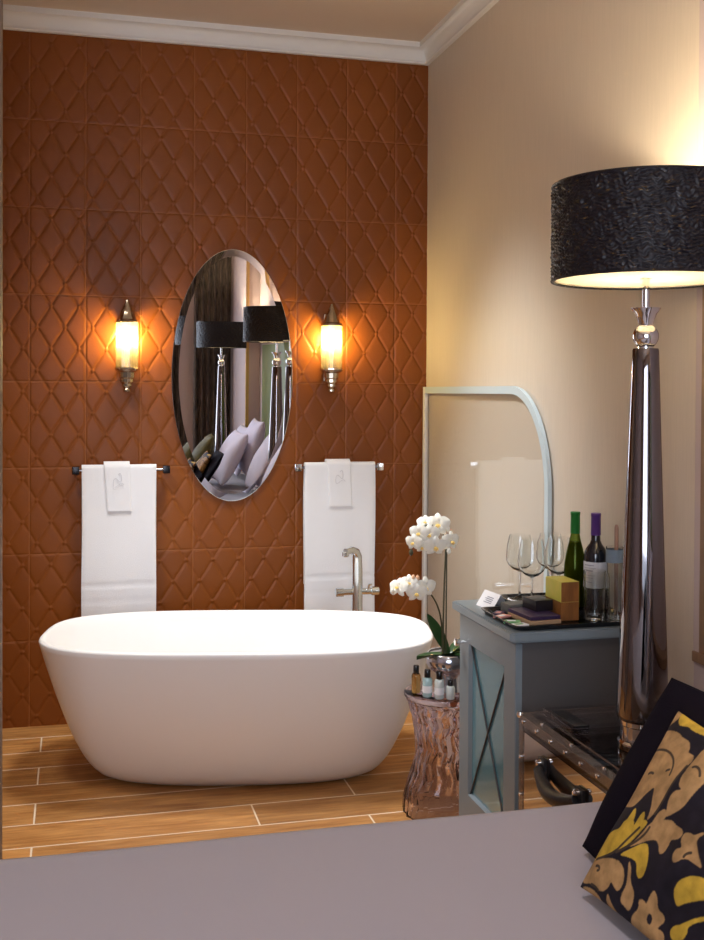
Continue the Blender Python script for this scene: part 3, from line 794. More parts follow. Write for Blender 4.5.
toiletry(1.318, 3.660, 0.066, 0.0165, 'lotion_white', 'short toiletry bottle with black cap, nearest the cabinet on the stool', False)

# ---------------------------------------------------------------- things on the cabinet
def tray(x0, x1, y0, y1, lab, rz=0.0):
    cx, cy = (x0+x1)/2, (y0+y1)/2; a, b = (x1-x0)/2, (y1-y0)/2
    def rr(s, z, rad=0.03):
        pts = []
        for (sx, sy, a0) in ((1, 1, 0), (-1, 1, 90), (-1, -1, 180), (1, -1, 270)):
            for k in range(7):
                an = math.radians(a0+90*k/6); pts.append((sx*(a+s-rad)+rad*math.cos(an), sy*(b+s-rad)+rad*math.sin(an), z))
        return pts
    rows = [rr(-0.012, 0.0), rr(0.0, 0.014), rr(0.002, 0.016), rr(-0.004, 0.016), rr(-0.015, 0.004)]
    m = MB().grid(rows, close_u=True); n = len(rows[0])
    m.f += [tuple(reversed(range(n))), tuple(4*n+k for k in range(n))]
    o = m.build('serving_tray', MT['tray'], smooth=40, loc=(cx, cy, CT)); o.rotation_euler = (0, 0, rz)
    return tag(o, lab, 'tray', 'black trays on the cabinet')
tray(1.435, 1.712, 3.335, 3.512, 'black lacquer tray under the wine glasses at the back of the cabinet')
tray(1.292, 1.712, 3.012, 3.318, 'black lacquer tray along the front edge of the cabinet')
TZ = CT+0.0045
def coaster(x, y, lab):
    o = MB().lathe([(0.040, 0), (0.041, 0.0008), (0.041, 0.0022), (0.040, 0.003)], 36).build('coaster', MT['paper'], loc=(x, y, TZ))
    tag(o, lab, 'coaster', 'white coasters under the wine glasses')
def wine_glass():
    t = thing('wine_glass', '', 'wine glass', (0, 0, 0), 'wine glasses on the back tray')
    MB().lathe([(0.036, 0.0), (0.036, 0.0015), (0.02, 0.004), (0.006, 0.010), (0.0038, 0.02), (0.0036, 0.085), (0.006, 0.094), (0.0005, 0.0965)], 32).build('foot_and_stem', MT['wineglass'], t)
    out = [(0.006, 0.095), (0.024, 0.103), (0.040, 0.118), (0.0475, 0.136), (0.048, 0.152), (0.044, 0.187), (0.036, 0.222)]
    inn = [(0.035, 0.222), (0.0428, 0.187), (0.0467, 0.152), (0.0461, 0.136), (0.0386, 0.1195), (0.023, 0.106), (0.0005, 0.100)]
    MB().lathe([(0.0005, 0.0945)]+out+inn, 40, caps=False).build('bowl', MT['wineglass'], t, smooth=60)
    return t
wg = wine_glass()
spots = [(1.500, 3.466, 'wine glass furthest left on the back tray'), (1.492, 3.345, 'wine glass in front, second from the left on the back tray'),
         (1.618, 3.474, 'wine glass third from the left, in front of the blue screen edge'), (1.602, 3.372, 'wine glass rightmost on the back tray, in front of the green capped bottle')]
for i, (x, y, lab) in enumerate(spots):
    g = wg if i == 0 else dup(wg)
    coaster(x, y, ['white paper coaster under the leftmost wine glass', 'white paper coaster under the frontmost wine glass', 'white paper coaster under the third wine glass from the left', 'white paper coaster under the rightmost wine glass'][i])
    g.location = (x, y, TZ+0.003); g['label'] = lab
def wine_bottle(x, y, h, foil, body, lab, z, kind):
    t = thing('wine_bottle', lab, 'wine bottle', (x, y, z), 'wine bottles on the cabinet')
    if kind == 'slope':
        pr = [(0.030, 0), (0.035, 0.004), (0.036, 0.012), (0.036, 0.125), (0.034, 0.155), (0.028, 0.190), (0.019, 0.225), (0.0150, 0.245), (0.0140, h-0.008)]
    else:
        pr = [(0.030, 0), (0.0365, 0.004), (0.0375, 0.012), (0.0375, 0.185), (0.036, 0.200), (0.030, 0.214), (0.020, 0.228), (0.0150, 0.240), (0.0140, h-0.008)]
    b = MB().lathe(pr, 40).build('bottle_body', MT[body], t, smooth=60)
    hz = h-0.072
    MB().lathe([(0.0158, hz), (0.0160, hz+0.002), (0.0155, h-0.012), (0.0165, h-0.010), (0.0165, h-0.002), (0.0150, h), (0.0005, h)], 28).build('capsule', MT[foil], t)
    return t, pr
t, pr = wine_bottle(1.655, 3.318+0.036, 0.322, 'green_foil', 'green_bottle', 'olive green wine bottle with green capsule, left of the dark bottle', TZ, 'slope')
MB().lathe([(0.0005, 0.006), (0.032, 0.008), (0.0335, 0.014), (0.0335, 0.124), (0.0315, 0.154), (0.0255, 0.190), (0.017, 0.222), (0.0005, 0.222)], 36, caps=False).build('white_wine', MT['white_wine'], t, smooth=60)
t.location.x = 1.622; t.location.y = 3.290
t, pr = wine_bottle(1.668, 3.225, 0.328, 'purple_foil', 'dark_bottle', 'dark wine bottle with purple capsule and pale label', TZ, 'shoulder')
t.location = (1.646, 3.190, TZ)
# label wraps the side towards the room
m = MB(); rows = []
for z in (0.088, 0.172):
    rows.append([(0.0382*math.cos(a), 0.0382*math.sin(a), z) for a in [math.radians(150+150*k/24) for k in range(25)]])
m.grid(rows); lb = m.build('label_paper', MT['wine_label'], t)
for z, a0, a1, hgt in ((0.160, 180, 235, 0.003), (0.152, 175, 245, 0.0015), (0.142, 185, 230, 0.004), (0.128, 178, 240, 0.0015), (0.120, 178, 232, 0.0015), (0.106, 186, 226, 0.002)):
    m = MB(); m.grid([[(0.0385*math.cos(math.radians(a0+(a1-a0)*k/12)), 0.0385*math.sin(math.radians(a0+(a1-a0)*k/12)), zz) for k in range(13)] for zz in (z, z+hgt)])
    m.build('label_print', MT['print'], lb)
def tumbler(x, y, h, lab):
    t = MB().lathe([(0.0005, 0.0), (0.027, 0.0), (0.030, 0.002), (0.0355, h), (0.0340, h), (0.0290, 0.014), (0.0005, 0.012)], 36, caps=False).build('tumbler', MT['wineglass'], loc=(x, y, TZ))
    tag(t, lab, 'glass', 'tall tumblers on the front tray')
tumbler(1.600, 3.106, 0.155, 'tall clear tumbler in front of the dark wine bottle')
tumbler(1.650, 3.048, 0.150, 'tall clear tumbler beside the chrome lamp column, nearest the tray edge')
# clear bottle with a blue band and a stirring stick
t = thing('glass_jar', 'tall clear glass jar with slate blue band, right of the dark wine bottle', 'jar', (1.690, 3.122, TZ))
t.location = (1.675, 3.118, TZ)
MB().lathe([(0.0005, 0), (0.024, 0), (0.027, 0.003), (0.027, 0.228), (0.0255, 0.228), (0.0255, 0.008), (0.0005, 0.006)], 32, caps=False).build('jar_body', MT['wineglass'], t)
MB().lathe([(0.0274, 0.178), (0.0274, 0.220)], 32, caps=False).build('blue_band', MT['blue_label'], t)
o = MB().tube([(t.location.x+0.006, t.location.y, TZ+0.010), (t.location.x+0.004, t.location.y-0.004, TZ+0.29), (t.location.x+0.004, t.location.y-0.004, TZ+0.298)], [0.0065, 0.0065, 0.004], 12).build('wooden_stick', MT['stick'])
tag(o, 'pinkish wooden stick standing in the clear jar', 'stick')
# boxes
def carton(name, x, y, z, l, wd, h, rz, m, lab, cat, end=None, group=None, bev=0.0015):
    o = MB().box(-l/2, l/2, -wd/2, wd/2, 0, h, bev).build(name, MT[m], loc=(x, y, z)); o.rotation_euler = (0, 0, rz)
    tag(o, lab, cat, group)
    if end:
        MB().box(-l/2+0.001, l/2-0.001, -wd/2-0.0006, -wd/2+0.0004, 0.001, h-0.001).build('end_panel', MT[end], o, smooth=None)
    return o
bx, by = 1.516, 3.165
carton('tea_box', bx, by, TZ, 0.062, 0.115, 0.058, 0.0, 'orange_card', 'lower orange brown tea box under the yellow one', 'box', 'orange_card', 'stacked tea boxes')
carton('tea_box', bx, by, TZ+0.0585, 0.062, 0.115, 0.064, 0.0, 'yellow_card', 'yellow tea box with brown end, topmost of two', 'box', 'orange_card', 'stacked tea boxes')
carton('tea_tin', 1.445, 3.195, TZ+0.0245, 0.062, 0.085, 0.034, 0.1, 'dark_box', 'black box on the purple booklet, left of the yellow tea box', 'box')
carton('booklet', 1.415, 3.155, TZ+0.0125, 0.105, 0.150, 0.0115, 0.08, 'purple_card', 'deep purple booklet, upper of the two under the black box', 'booklet', None, 'booklets on the front tray')
carton('booklet', 1.413, 3.150, TZ, 0.110, 0.155, 0.012, 0.04, 'tan_card', 'tan edged booklet at the bottom, lying flat on the front tray', 'booklet', None, 'booklets on the front tray')
carton('notepad', 1.402, 3.275, TZ, 0.075, 0.06, 0.03, 0.1, 'grey_card', 'small grey pad leaning behind the purple booklet', 'notepad')
for i, (x, y, rz, m, lab) in enumerate(((1.325, 3.200, 0.5, 'pink_card', 'pink sachet on the front tray, behind the green sachet'), (1.325, 3.120, -0.3, 'green_card', 'green sachet on the front tray, nearest the cabinet corner'),
                                        (1.335, 3.250, 0.9, 'purple_card', 'purple sachet furthest back on the front tray'), (1.328, 3.07, 0.2, 'paper', 'white sachet on the front tray, beside the purple booklet'))):
    o = MB().box(-0.027, 0.027, -0.016, 0.016, 0, 0.007, 0.003).build('sachet', MT[m], loc=(x, y, TZ)); o.rotation_euler = (0, 0, rz)
    tag(o, lab, 'sachet', 'sachets on the front tray')
    MB().box(-0.015, 0.012, -0.008, 0.008, 0.0068, 0.0074).build('label_print', MT[['paper', 'paper', 'pink_card', 'green_card'][i]], o, smooth=None)
# tent card
t = thing('tent_card', 'folded white tent card standing at the far corner of the cabinet top', 'card', (1.368, 3.385, CT))
t.rotation_euler = (0, 0, 0.12)
hw, ht = 0.034, 0.05
for nm, sx in (('front_leaf', -1), ('back_leaf', 1)):
    MB().prism([(sx*hw, -0.055, 0.0), (sx*0.0006, -0.055, ht), (sx*0.0006, 0.055, ht), (sx*hw, 0.055, 0.0)], (-sx*0.0009, 0, 0.0003)).build(nm, MT['paper'], t, smooth=None)
for k in range(4):
    q = 0.35+0.11*k; x = -hw*(1-q)-0.0012; z = ht*q+0.0006
    MB().box(-0.0004, 0.0004, -0.028, 0.022-0.008*(k % 2), -0.0012, 0.0012, mtx=Matrix.Translation((x, 0, z)) @ Matrix.Rotation(math.atan2(hw, ht), 4, 'Y')).build('print_line', MT['print'], t, smooth=None)

# ---------------------------------------------------------------- acrylic trunk
TH = 0.62
def trunk():
    t = thing('acrylic_chest', '', 'chest', (1.262, 2.30, 0), 'clear acrylic chests beside the bed')
    D, L_ = 0.44, 0.605; th = 0.012
    lid = 0.575
    m = MB()
    m.box(0, th, 0, L_, 0.012, lid); m.box(D-th, D, 0, L_, 0.012, lid); m.box(th, D-th, 0, th, 0.012, lid); m.box(th, D-th, L_-th, L_, 0.012, lid)
    m.build('side_panels', MT['acrylic_mirror'], t, smooth=None)
    MB().box(0.0, D, 0.0, L_, 0.0, 0.012).build('bottom_panel', MT['acrylic_sheet'], t, smooth=None)
    ld = MB().box(0.0, D, 0, L_, TH-0.012, TH).build('lid', MT['acrylic_sheet'], t, smooth=None)
    m = MB(); m.box(0, th, 0, L_, lid+0.002, TH-0.012); m.box(D-th, D, 0, L_, lid+0.002, TH-0.012); m.box(th, D-th, 0, th, lid+0.002, TH-0.012); m.box(th, D-th, L_-th, L_, lid+0.002, TH-0.012)
    m.build('lid_rim', MT['acrylic_sheet'], ld, smooth=None)
    # recessed line of the lid
    m = MB(); a, b2, r = 0.05, 0.05, 0.03; pts = []
    for (cx, cy, a0) in ((D-a-r, L_-b2-r, 0), (a+r, L_-b2-r, 90), (a+r, b2+r, 180), (D-a-r, b2+r, 270)):
        for k in range(6):
            an = math.radians(a0+18*k); pts.append((cx+r*math.cos(an), cy+r*math.sin(an), TH+0.001))
    m.tube(pts, 0.0025, 6, closed=True); m.build('lid_groove', MT['acrylic_edge'], ld)
    s = 0.026
    for nm, bx in (('edge_strip', (-0.003, s, -0.003, L_+0.003, TH-0.003, TH+0.002)), ('edge_strip', (-0.003, 0.0, -0.003, L_+0.003, TH-s, TH+0.002)),
                   ('edge_strip', (-0.003, D+0.003, L_-0.002, L_+0.003, TH-s, TH+0.002)), ('edge_strip', (-0.003, 0.0, L_-s, L_+0.003, 0.0, TH-s)), ('edge_strip', (-0.003, 0.0, -0.003, s-0.003, 0.0, TH-s)),
                   ('edge_strip', (-0.003, 0.0, s, L_-s, 0.0, s))):
        MB().box(*bx, 0.001).build(nm, MT['acrylic_edge'], t, smooth=None)
    for k in range(7):
        y = 0.03+k*(L_-0.06)/6
        MB().tube([(-0.008, y, TH-0.014), (-0.0065, y, TH-0.014), (0.0, y, TH-0.014)], [0.003, 0.0055, 0.006], 12).build('rivet', MT['chrome'], t)
        if k in (1, 3, 5): MB().lathe([(0.006, 0.0), (0.0055, 0.004), (0.003, 0.0055)], 12, (0.014, y, TH+0.002)).build('rivet', MT['chrome'], t)
    for k in range(5):
        z = 0.06+k*0.11
        MB().tube([(-0.008, L_-0.012, z), (-0.0065, L_-0.012, z), (0.0, L_-0.012, z)], [0.003, 0.0055, 0.006], 12).build('rivet', MT['chrome'], t)
    for y in (0.0, L_):
        MB().lathe([(0.0005, -0.011), (0.008, -0.008), (0.011, 0), (0.008, 0.008), (0.0005, 0.011)], 16, (0.0, y, TH-0.002)).build('corner_ball', MT['chrome'], t)
    # leather handle
    yc, hz = 0.325, 0.515
    h = MB(); pts = []
    for k in range(17):
        q = k/16; pts.append((-0.016-0.016*math.sin(q*PI), yc+0.115-0.23*q, hz-0.03*math.sin(q*PI)**0.8))
    h.tube(pts, [0.014+0.007*math.sin(k/16*PI) for k in range(17)], 12)
    hd = h.build('handle', MT['leather'], t)
    for y in (yc+0.115, yc-0.115):
        MB().box(-0.010, -0.0005, y-0.022, y+0.022, hz-0.045, hz+0.03, 0.004).build('handle_mount', MT['leather'], hd)
        for dz in (0.018, -0.03):
            MB().tube([(-0.026, y, hz+dz), (-0.022, y, hz+dz), (-0.009, y, hz+dz)], [0.004, 0.008, 0.009], 14).build('handle_stud', MT['chrome'], hd)
    return t
tr = trunk(); tr['label'] = 'clear acrylic chest with black leather handle beside the bed, under the near lamp'
tr2 = dup(tr); tr2.location = (1.262, -0.65, 0); tr2['label'] = 'clear acrylic chest in the mirror, under the far lamp'
# flat clear tray with a dark case on the acrylic chest
o = MB()
o.box(0, 0.26, 0, 0.20, 0, 0.006, 0.002); o.box(0, 0.006, 0, 0.20, 0.006, 0.022, 0.001); o.box(0.254, 0.26, 0, 0.20, 0.006, 0.022, 0.001); o.box(0.006, 0.254, 0.194, 0.20, 0.006, 0.022, 0.001); o.box(0.006, 0.254, 0, 0.006, 0.006, 0.022, 0.001)
o = o.build('clear_tray', MT['acrylic_sheet'], smooth=None, loc=(1.30, 2.655, TH+0.0065)); o.rotation_euler = (0, 0, -0.05)
tag(o, 'flat clear acrylic tray lying on the acrylic chest beside the lamp base', 'tray')
o = MB().box(0.0, 0.045, 0.0, 0.15, 0.0, 0.014, 0.004).build('remote_control', MT['black_cap'], loc=(1.325, 2.68, TH+0.0130))
tag(o, 'slim black remote control lying in the clear tray on the acrylic chest', 'remote control')

# ---------------------------------------------------------------- tall lamp
def table_lamp():
    t = thing('table_lamp', '', 'lamp', (1.453, 2.547, TH+0.0025), 'chrome lamps beside the bed')
    MB().lathe([(0.062, 0), (0.064, 0.004), (0.064, 0.018), (0.058, 0.022), (0.056, 0.06), (0.060, 0.064), (0.060, 0.075), (0.056, 0.079)], 40).build('base', MT['chrome'], t)
    pr = [(0.066, 0.08), (0.0685, 0.09)]
    for k in range(1, 13):
        q = k/12; pr.append((0.0685-(0.0685-0.0345)*q**0.95, 0.09+0.955*q))
    pr += [(0.0325, 1.05)]
    MB().lathe(pr, 64).build('column', MT['dark_chrome'], t)
    MB().lathe([(0.020, 1.05)]+[(0.034*math.sin(PI*(0.2+0.62*k/12)), 1.082-0.034*math.cos(PI*(0.2+0.62*k/12))) for k in range(13)]+[(0.016, 1.115)], 40).build('ball', MT['chrome'], t)
    MB().lathe([(0.019, 1.113), (0.022, 1.125), (0.028, 1.14), (0.038, 1.153), (0.0385, 1.156), (0.010, 1.156)], 40).build('cup', MT['chrome'], t)
    MB().lathe([(0.0095, 1.156), (0.0095, 1.26)], 20).build('stem', MT['chrome'], t)
    sh = bpy.data.objects.new('lamp_shade', None); sh.empty_display_size = 0.05; COL.objects.link(sh); sh.parent = t
    R, z0, z1 = 0.242, 1.229, 1.476
    nth, nz = 520, 120
    rnd = random.Random(11)
    K = [(rnd.choice((7, 11, 17, 23, 31, 41, 53, 61)), rnd.uniform(0, 6.28), rnd.uniform(-30, 30)) for _ in range(12)]
    rows = []
    for i in range(nz+1):
        z = i/nz; row = []
        for k in range(nth):
            a = 2*PI*k/nth
            wob = sum(math.sin(n*a+p+z*q) for n, p, q in K)/10
            wob2 = sum(math.sin((n*2+1)*a-p+z*q*2) for n, p, q in K)/10
            rr = R+0.0042*abs(math.sin(PI*(23*z+1.9*wob)))+0.0045*wob2
            row.append((rr*math.cos(a), rr*math.sin(a), z0+(z1-z0)*z))
        rows.append(row)
    MB().grid(rows, close_u=True).build('woven_drum', MT['shade'], sh, smooth=70)
    MB().lathe([(R-0.004, z0+0.001), (R-0.004, z1-0.001)], 96, caps=False).build('lining', MT['shade_lining'], sh)
    for z in (z0, z1):
        MB().lathe([(R-0.005, z-0.002), (R+0.004, z-0.003), (R+0.0055, z), (R+0.004, z+0.003), (R-0.005, z+0.002), (R-0.005, z-0.002)], 96, caps=False).build('rim', MT['shade'], sh)
    MB().lathe([(0.012, z0+0.004), (R-0.005, z0+0.004), (R-0.005, z0+0.0065), (0.012, z0+0.0065), (0.012, z0+0.004)], 64, caps=False).build('diffuser', MT['diffuser'], sh)
    MB().lathe([(0.0095, 1.26), (0.014, 1.262), (0.014, 1.30), (0.0005, 1.30)], 20).build('bulb_holder', MT['paper'], t)
    MB().lathe([(0.0005, 1.30), (0.014, 1.302), (0.028, 1.325), (0.031, 1.345), (0.024, 1.368), (0.0005, 1.378)], 24).build('bulb', MT['lamp_bulb'], t)
    return t
l1 = table_lamp(); l1['label'] = 'tall tapered chrome lamp with black woven drum shade standing on the acrylic chest'
l2 = dup(l1); l2.location = (1.453, -0.35, TH+0.0025); l2['label'] = 'second chrome lamp with black shade, left of the two in the oval mirror'

# ---------------------------------------------------------------- bed
def bed():
    t = thing('bed', 'wide bed with smooth mauve grey bedspread in the foreground', 'bed', (0, 0, 0))
    X0, X1, Y0, Y1, Z = -0.42, 1.70, 0.06, 2.205, 0.652
    MB().box(X0+0.06, X1-0.01, Y0+0.06, Y1-0.06, 0.06, 0.34, 0.01).build('bed_base', MT['bed_base'], t)
    for x in (X0+0.15, X1-0.15):
        for y in (Y0+0.15, Y1-0.15):
            MB().lathe([(0.025, 0), (0.03, 0.06)], 16, (x, y, 0)).build('leg', MT['bed_base'], t)
    MB().box(X0+0.03, X1-0.01, Y0+0.03, Y1-0.03, 0.342, 0.625, 0.05, 4).build('mattress', MT['white_cotton'], t)
    # bedspread: rounded top with soft undulation and hanging sides
    nx, ny = 90, 90; rows = []
    for i in range(nx+1):
        row = []
        for j in range(ny+1):
            u, v = i/nx, j/ny
            x = X0+(X1-X0)*u; y = Y0+(Y1-Y0)*v
            e = min(y-Y0, Y1-y, x-X0)
            z = Z + 0.0035*math.sin(3.1*x+1.3*y)+0.0025*math.sin(5.3*x-3.9*y+1)
            if e < 0.05: z -= 0.05-math.sqrt(max(0, 0.05**2-(0.05-e)**2))
            row.append((x, y, z))
        rows.append(row)
    m = MB(); m.grid(rows)
    def skirt(line, d):
        r = [line]
        for k in range(1, 7):
            q = k/6
            r.append([(p[0]+d[0]*0.006*q*math.sin(i*0.35), p[1]+d[1]*0.006*q*math.sin(i*0.35), p[2]*(1-q)+0.12*q) for i, p in enumerate(line)])
        m.grid(r)
    skirt([r[-1] for r in rows], (0, 1)); skirt([r[0] for r in rows], (0, -1)); skirt(rows[0], (-1, 0))
    m.build('bedspread', MT['bedspread'], t, smooth=60, fix=False)
bed()

# ---------------------------------------------------------------- cushions
def cushion_mesh(sx, sy, T, n=40, pinch=0.06, wr=0.004, seed=0, power=0.42):
    rnd = random.Random(seed); ph = [rnd.uniform(0, 6.28) for _ in range(8)]
    def pt(u, v, s):
        e = max(0, (1-u*u)*(1-v*v))
        x = sx/2*u*(1-pinch*(1-v*v)); y = sy/2*v*(1-pinch*(1-u*u))
        z = s*T/2*e**power
        z += wr*e**0.5*(math.sin(4*u+3*v+ph[0])+math.sin(7*u-5*v+ph[1])*0.6+math.sin(9*v+ph[2])*0.4)
        return (x, y, z)
    return pt
def cushion(name, m, org, U, V, sx, sy, T, seed, n=44, **k):
    """org = centre; U,V unit axes of the face"""
    U = Vector(U).normalized(); V = Vector(V); V = (V-U*V.dot(U)).normalized(); W = U.cross(V)
    pt = cushion_mesh(sx, sy, T, seed=seed, **k)
    mb = MB()
    for s in (1, -1):
        mb.grid([[pt(-1+2*i/n, -1+2*j/n, s) for j in range(n+1)] for i in range(n+1)])
    o = mb.build(name, m, smooth=75, fix=False)
    me = o.data; bm = bmesh.new(); bm.from_mesh(me); bmesh.ops.remove_doubles(bm, verts=bm.verts[:], dist=1e-5); bmesh.ops.recalc_face_normals(bm, faces=bm.faces[:]); bm.to_mesh(me); bm.free()
    M = Matrix.Identity(4)
    for i in range(3): M[i][0], M[i][1], M[i][2], M[i][3] = U[i], V[i], W[i], org[i]
    o.matrix_world = M
    return o, pt
DAMASK = [('t',[-1122,584,-1064,719,-868,802,-712,817,-633,793,-530,804,-461,753,-445,691,-355,709,-309,661,-326,553,-355,486,-360,355,-355,210,-391,70,-445,-55,-475,-98,-489,30,-566,145,-617,231,-668,170,-709,114,-748,18,-808,-83,-1071,-102,-1106,9,-1089,141,-1107,279,-1122,419]),('g',[-954,1042,-855,1035,-719,1015,-584,1003,-428,988,-334,930,-435,928,-600,906,-660,928,-787,880,-860,908]),('t',[-958,1040,-868,929,-997,802,-1094,718,-1078,827,-1024,949]),('t',[-293,846,-304,686,-298,555,-291,449,-244,363,-175,351,-261,313,-296,214,-263,105,-257,26,-151,114,-63,216,-36,353,-8,493,3,650,-232,890]),('g',[-736,-30,-752,-128,-744,-249,-639,-232,-644,-132]),('g',[-574,-13,-602,-117,-583,-212,-504,-180,-509,-81]),('t',[-298,110,-364,40,-383,-50,-404,-139,-309,-98,-245,11,-237,75]),('g',[-1083,-820,-1067,-736,-1073,-663,-1082,-518,-872,-358,-765,-307,-781,-199,-615,-142,-574,-299,-613,-414,-699,-566,-863,-651]),('g',[-601,-137,-432,-70,-470,-217,-533,-383,-656,-550,-614,-375]),('t',[-407,-60,-136,60,-86,33,49,38,92,-19,44,-82,-32,-109,-5,-184,-26,-271,-88,-283,-153,-216,-231,-193,-329,-247,-394,-305,-533,-423,-457,-272]),('g',[-601,-529,-482,-402,-335,-260,-242,-316,-168,-436,-154,-542,-191,-598,-266,-577,-327,-471,-477,-488]),('t',[-1057,-795,-880,-676,-678,-588,-531,-569,-420,-628,-364,-734,-388,-826,-459,-812,-546,-776,-536,-845,-599,-915,-707,-930,-821,-909,-939,-957,-1054,-912]),('t',[-962,-982,-800,-947,-634,-969,-627,-1021,-754,-1043,-926,-1050]),('t',[-459,-490,-355,-561,-298,-667,-187,-724,-155,-814,-175,-916,-254,-895,-315,-889,-335,-811,-315,-712]),('t',[42,-581,110,-626,143,-712,236,-713,281,-754,231,-816,208,-860,278,-838,328,-873,327,-960,0,-1138,-157,-1041,-132,-919,-65,-821,-110,-757,-43,-723,1,-753,7,-662]),('t',[90,19,171,50,224,47,282,117,320,117,262,29,346,-59,475,-172,365,-161,253,-175,172,-283,106,-224,105,-148,173,-113,93,-57]),('g',[305,-536,275,-464,303,-368,390,-274,504,-219,605,-220,671,-336,599,-380,500,-457,419,-522,366,-579]),('g',[366,-804,385,-736,476,-674,534,-605,660,-493,716,-457,732,-488,676,-524,553,-643,569,-698,546,-775,431,-845]),('t',[-534,-880,-451,-947,-348,-1013,-205,-1050,-314,-1054,-523,-1007]),('d',[67,-788,110,-799,126,-839,104,-886,62,-873,47,-831])]
DAMASK_LINES = [[-1067,491,-875,575,-717,607,-590,574,-503,489,-466,364],[-861,289,-818,332,-736,333],[-587,417,-562,444,-524,459],[-74,526,-138,606,-217,625,-263,581],[-1053,-749,-692,-573,-573,-339,-475,-98],[-699,-566,-559,-433,-407,-251,-377,-57],[-888,-748,-806,-722,-772,-759,-823,-777],[-851,-920,-750,-911,-639,-939],[-324,677,-343,405,-361,145,-432,-70],[239,-192,248,-131,316,-85]]

def paint_damask(o, n_):
    """colour attribute: leaves and curls of the woven pattern, in the cushion's own u,v"""
    COLS = {'t': (0.36, 0.205, 0.085), 'g': (0.47, 0.29, 0.035), 'd': (0.012, 0.009, 0.014)}
    me = o.data; co = np.empty(len(me.vertices)*3, dtype=np.float32); me.vertices.foreach_get('co', co); co = co.reshape(-1, 3)
    S2, S3 = DS/2, DSV/2; u = co[:, 0]/S2; v = co[:, 1]/S3
    for _ in range(2): u, v = co[:, 0]/S2/(1-0.06*(1-np.clip(v*v, 0, 1))), co[:, 1]/S3/(1-0.06*(1-np.clip(u*u, 0, 1)))
    # the motif repeats, turned half round, on the other side of the cushion
    turned = u+0.8*v > 0.43
    U_ = np.where(turned, 0.86-u, u); v = np.where(turned, -v, v)
    out = np.tile(np.array(COLS['d'], dtype=np.float32), (len(u), 1))
    def inside(px, py, P):
        c = np.zeros(len(px), dtype=bool); x1, y1 = P[-1]
        for x0, y0 in P:
            k = ((y0 > py) != (y1 > py))
            with np.errstate(divide='ignore', invalid='ignore'):
                k &= px < (x1-x0)*(py-y0)/((y1-y0) if y1 != y0 else 1e-9)+x0
            c ^= k; x1, y1 = x0, y0
        return c
    def chaikin(P, closed=True):
        for _ in range(2):
            Q = []; m = len(P)
            for i in range(m if closed else m-1):
                a, b = P[i], P[(i+1) % m]
                Q += [(a[0]*.75+b[0]*.25, a[1]*.75+b[1]*.25), (a[0]*.25+b[0]*.75, a[1]*.25+b[1]*.75)]
            P = Q
        return P
    d = 0.0035
    for c, fl in DAMASK:
        P = chaikin([(fl[i]/1000, fl[i+1]/1000) for i in range(0, len(fl), 2)])
        cov = sum(inside(U_+dx, v+dy, P).astype(np.float32) for dx in (-d, d) for dy in (-d, d))/4
        out = out*(1-cov[:, None])+np.array(COLS[c], dtype=np.float32)*cov[:, None]
    for fl in DAMASK_LINES:
        P = chaikin([(fl[i]/1000, fl[i+1]/1000) for i in range(0, len(fl), 2)], False)
        dm = np.full(len(u), 9.0, dtype=np.float32)
        for (x0, y0), (x1, y1) in zip(P[:-1], P[1:]):
            dx, dy = x1-x0, y1-y0; L2 = dx*dx+dy*dy+1e-12
            q = np.clip(((U_-x0)*dx+(v-y0)*dy)/L2, 0, 1)
            dm = np.minimum(dm, np.hypot(U_-x0-q*dx, v-y0-q*dy))
        cov = np.clip((0.017-dm)/0.006, 0, 1)
        out = out*(1-cov[:, None])+np.array((0.05, 0.032, 0.02), dtype=np.float32)*cov[:, None]
    a = me.attributes.new('pattern', 'FLOAT_COLOR', 'POINT')
    a.data.foreach_set('color', np.concatenate([out, np.ones((len(u), 1), dtype=np.float32)], 1).ravel())
DS, DSV = 0.40, 0.362
DU = Vector((0.042, -0.999, 0)); DV = Vector((0.552, 0.023, 0.834))
dn, dv = DU.normalized(), DV.normalized()
dc = Vector((0.887, 1.752, 0.670)) - dn*0.010 - dv*0.004 + dn*DS/2 + dv*DSV/2
o, pt = cushion('cushion', MT['damask'], dc, DU, DV, DS, DSV, 0.08, 1, n=300)
paint_damask(o, 300)
tag(o, 'charcoal cushion with gold leaf pattern leaning on the bed, nearest the camera', 'cushion')
BU = Vector((0.0, -1, 0)); BV = Vector((0.516, -0.02, 0.856))
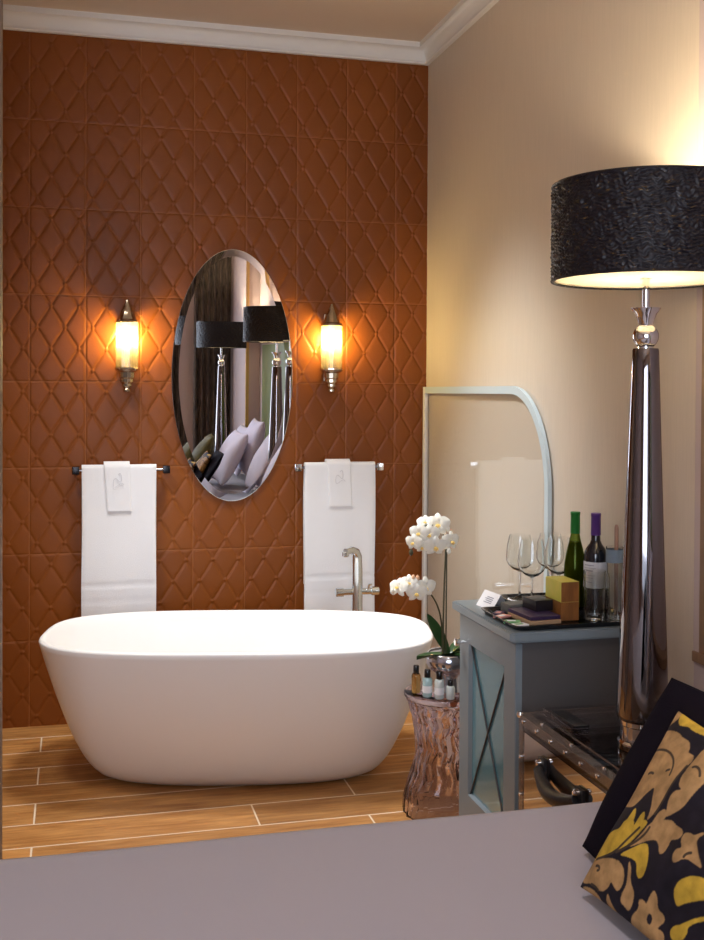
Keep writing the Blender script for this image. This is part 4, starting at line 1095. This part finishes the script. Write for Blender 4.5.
bc = Vector((0.962, 1.907, 0.670)) + BU*0.205 + BV.normalized()*0.187 + Vector((0.006, 0.014, -0.004))
o, pt = cushion('cushion', MT['black_cloth'], bc, BU, BV, 0.42, 0.374, 0.06, 2, n=60, pinch=-0.015)
tag(o, 'plain black cushion behind the gold leaf cushion', 'cushion')
W_ = 'white_cotton'
for org, U0, V0, sx, sy, T, m, lab in (
        ((1.475, 1.90, 0.905), (0.05, -1, 0), (0.42, 0.02, 0.9), 0.66, 0.48, 0.15, W_, 'white pillow behind the black cushion, against the bedhead'),
        ((1.31, 1.18, 0.90), (0.0, -1, 0), (0.45, 0, 0.88), 0.64, 0.48, 0.17, W_, 'white pillow standing in the middle of the bedhead, largest in the mirror'),
        ((1.52, 1.04, 0.98), (0.05, -1, 0), (0.3, 0, 0.95), 0.66, 0.48, 0.16, W_, 'white pillow behind the middle one, against the bedhead, seen in the mirror'),
        ((1.52, 0.40, 0.90), (0.0, -1, 0), (0.3, 0, 0.95), 0.62, 0.46, 0.15, W_, 'white pillow at the far end of the bedhead, seen in the mirror'),
        ((1.10, 0.90, 0.865), (0.1, -1, 0), (0.45, 0, 0.85), 0.46, 0.46, 0.16, 'olive_cloth', 'dark olive cushion beside the white pillows in the mirror'),
        ((0.84, 1.02, 0.80), (0.2, -1, 0), (0.6, 0, 0.75), 0.36, 0.34, 0.12, 'black_cloth', 'small black cushion in front of the olive one in the mirror')):
    o, pt = cushion('pillow' if m == W_ else 'cushion', MT[m], org, U0, V0, sx, sy, T, int(org[1]*100), n=50)
    tag(o, lab, 'pillow' if m == W_ else 'cushion')


# ---------------------------------------------------------------- curtain by the window
m = MB(); rows = []
for z in (0.02, 2.85):
    rows.append([(1.30+0.40*k/80, -1.40+0.03*math.sin(k/80*2*PI*6), z) for k in range(81)])
m.grid(rows); rows2 = [[(x, y-0.004, z) for x, y, z in r] for r in rows]; m.grid(rows2)
o = m.build('curtain', MT['curtain'], smooth=60); tag(o, 'dark bark patterned curtain seen in the mirror behind the far lamp', 'curtain')
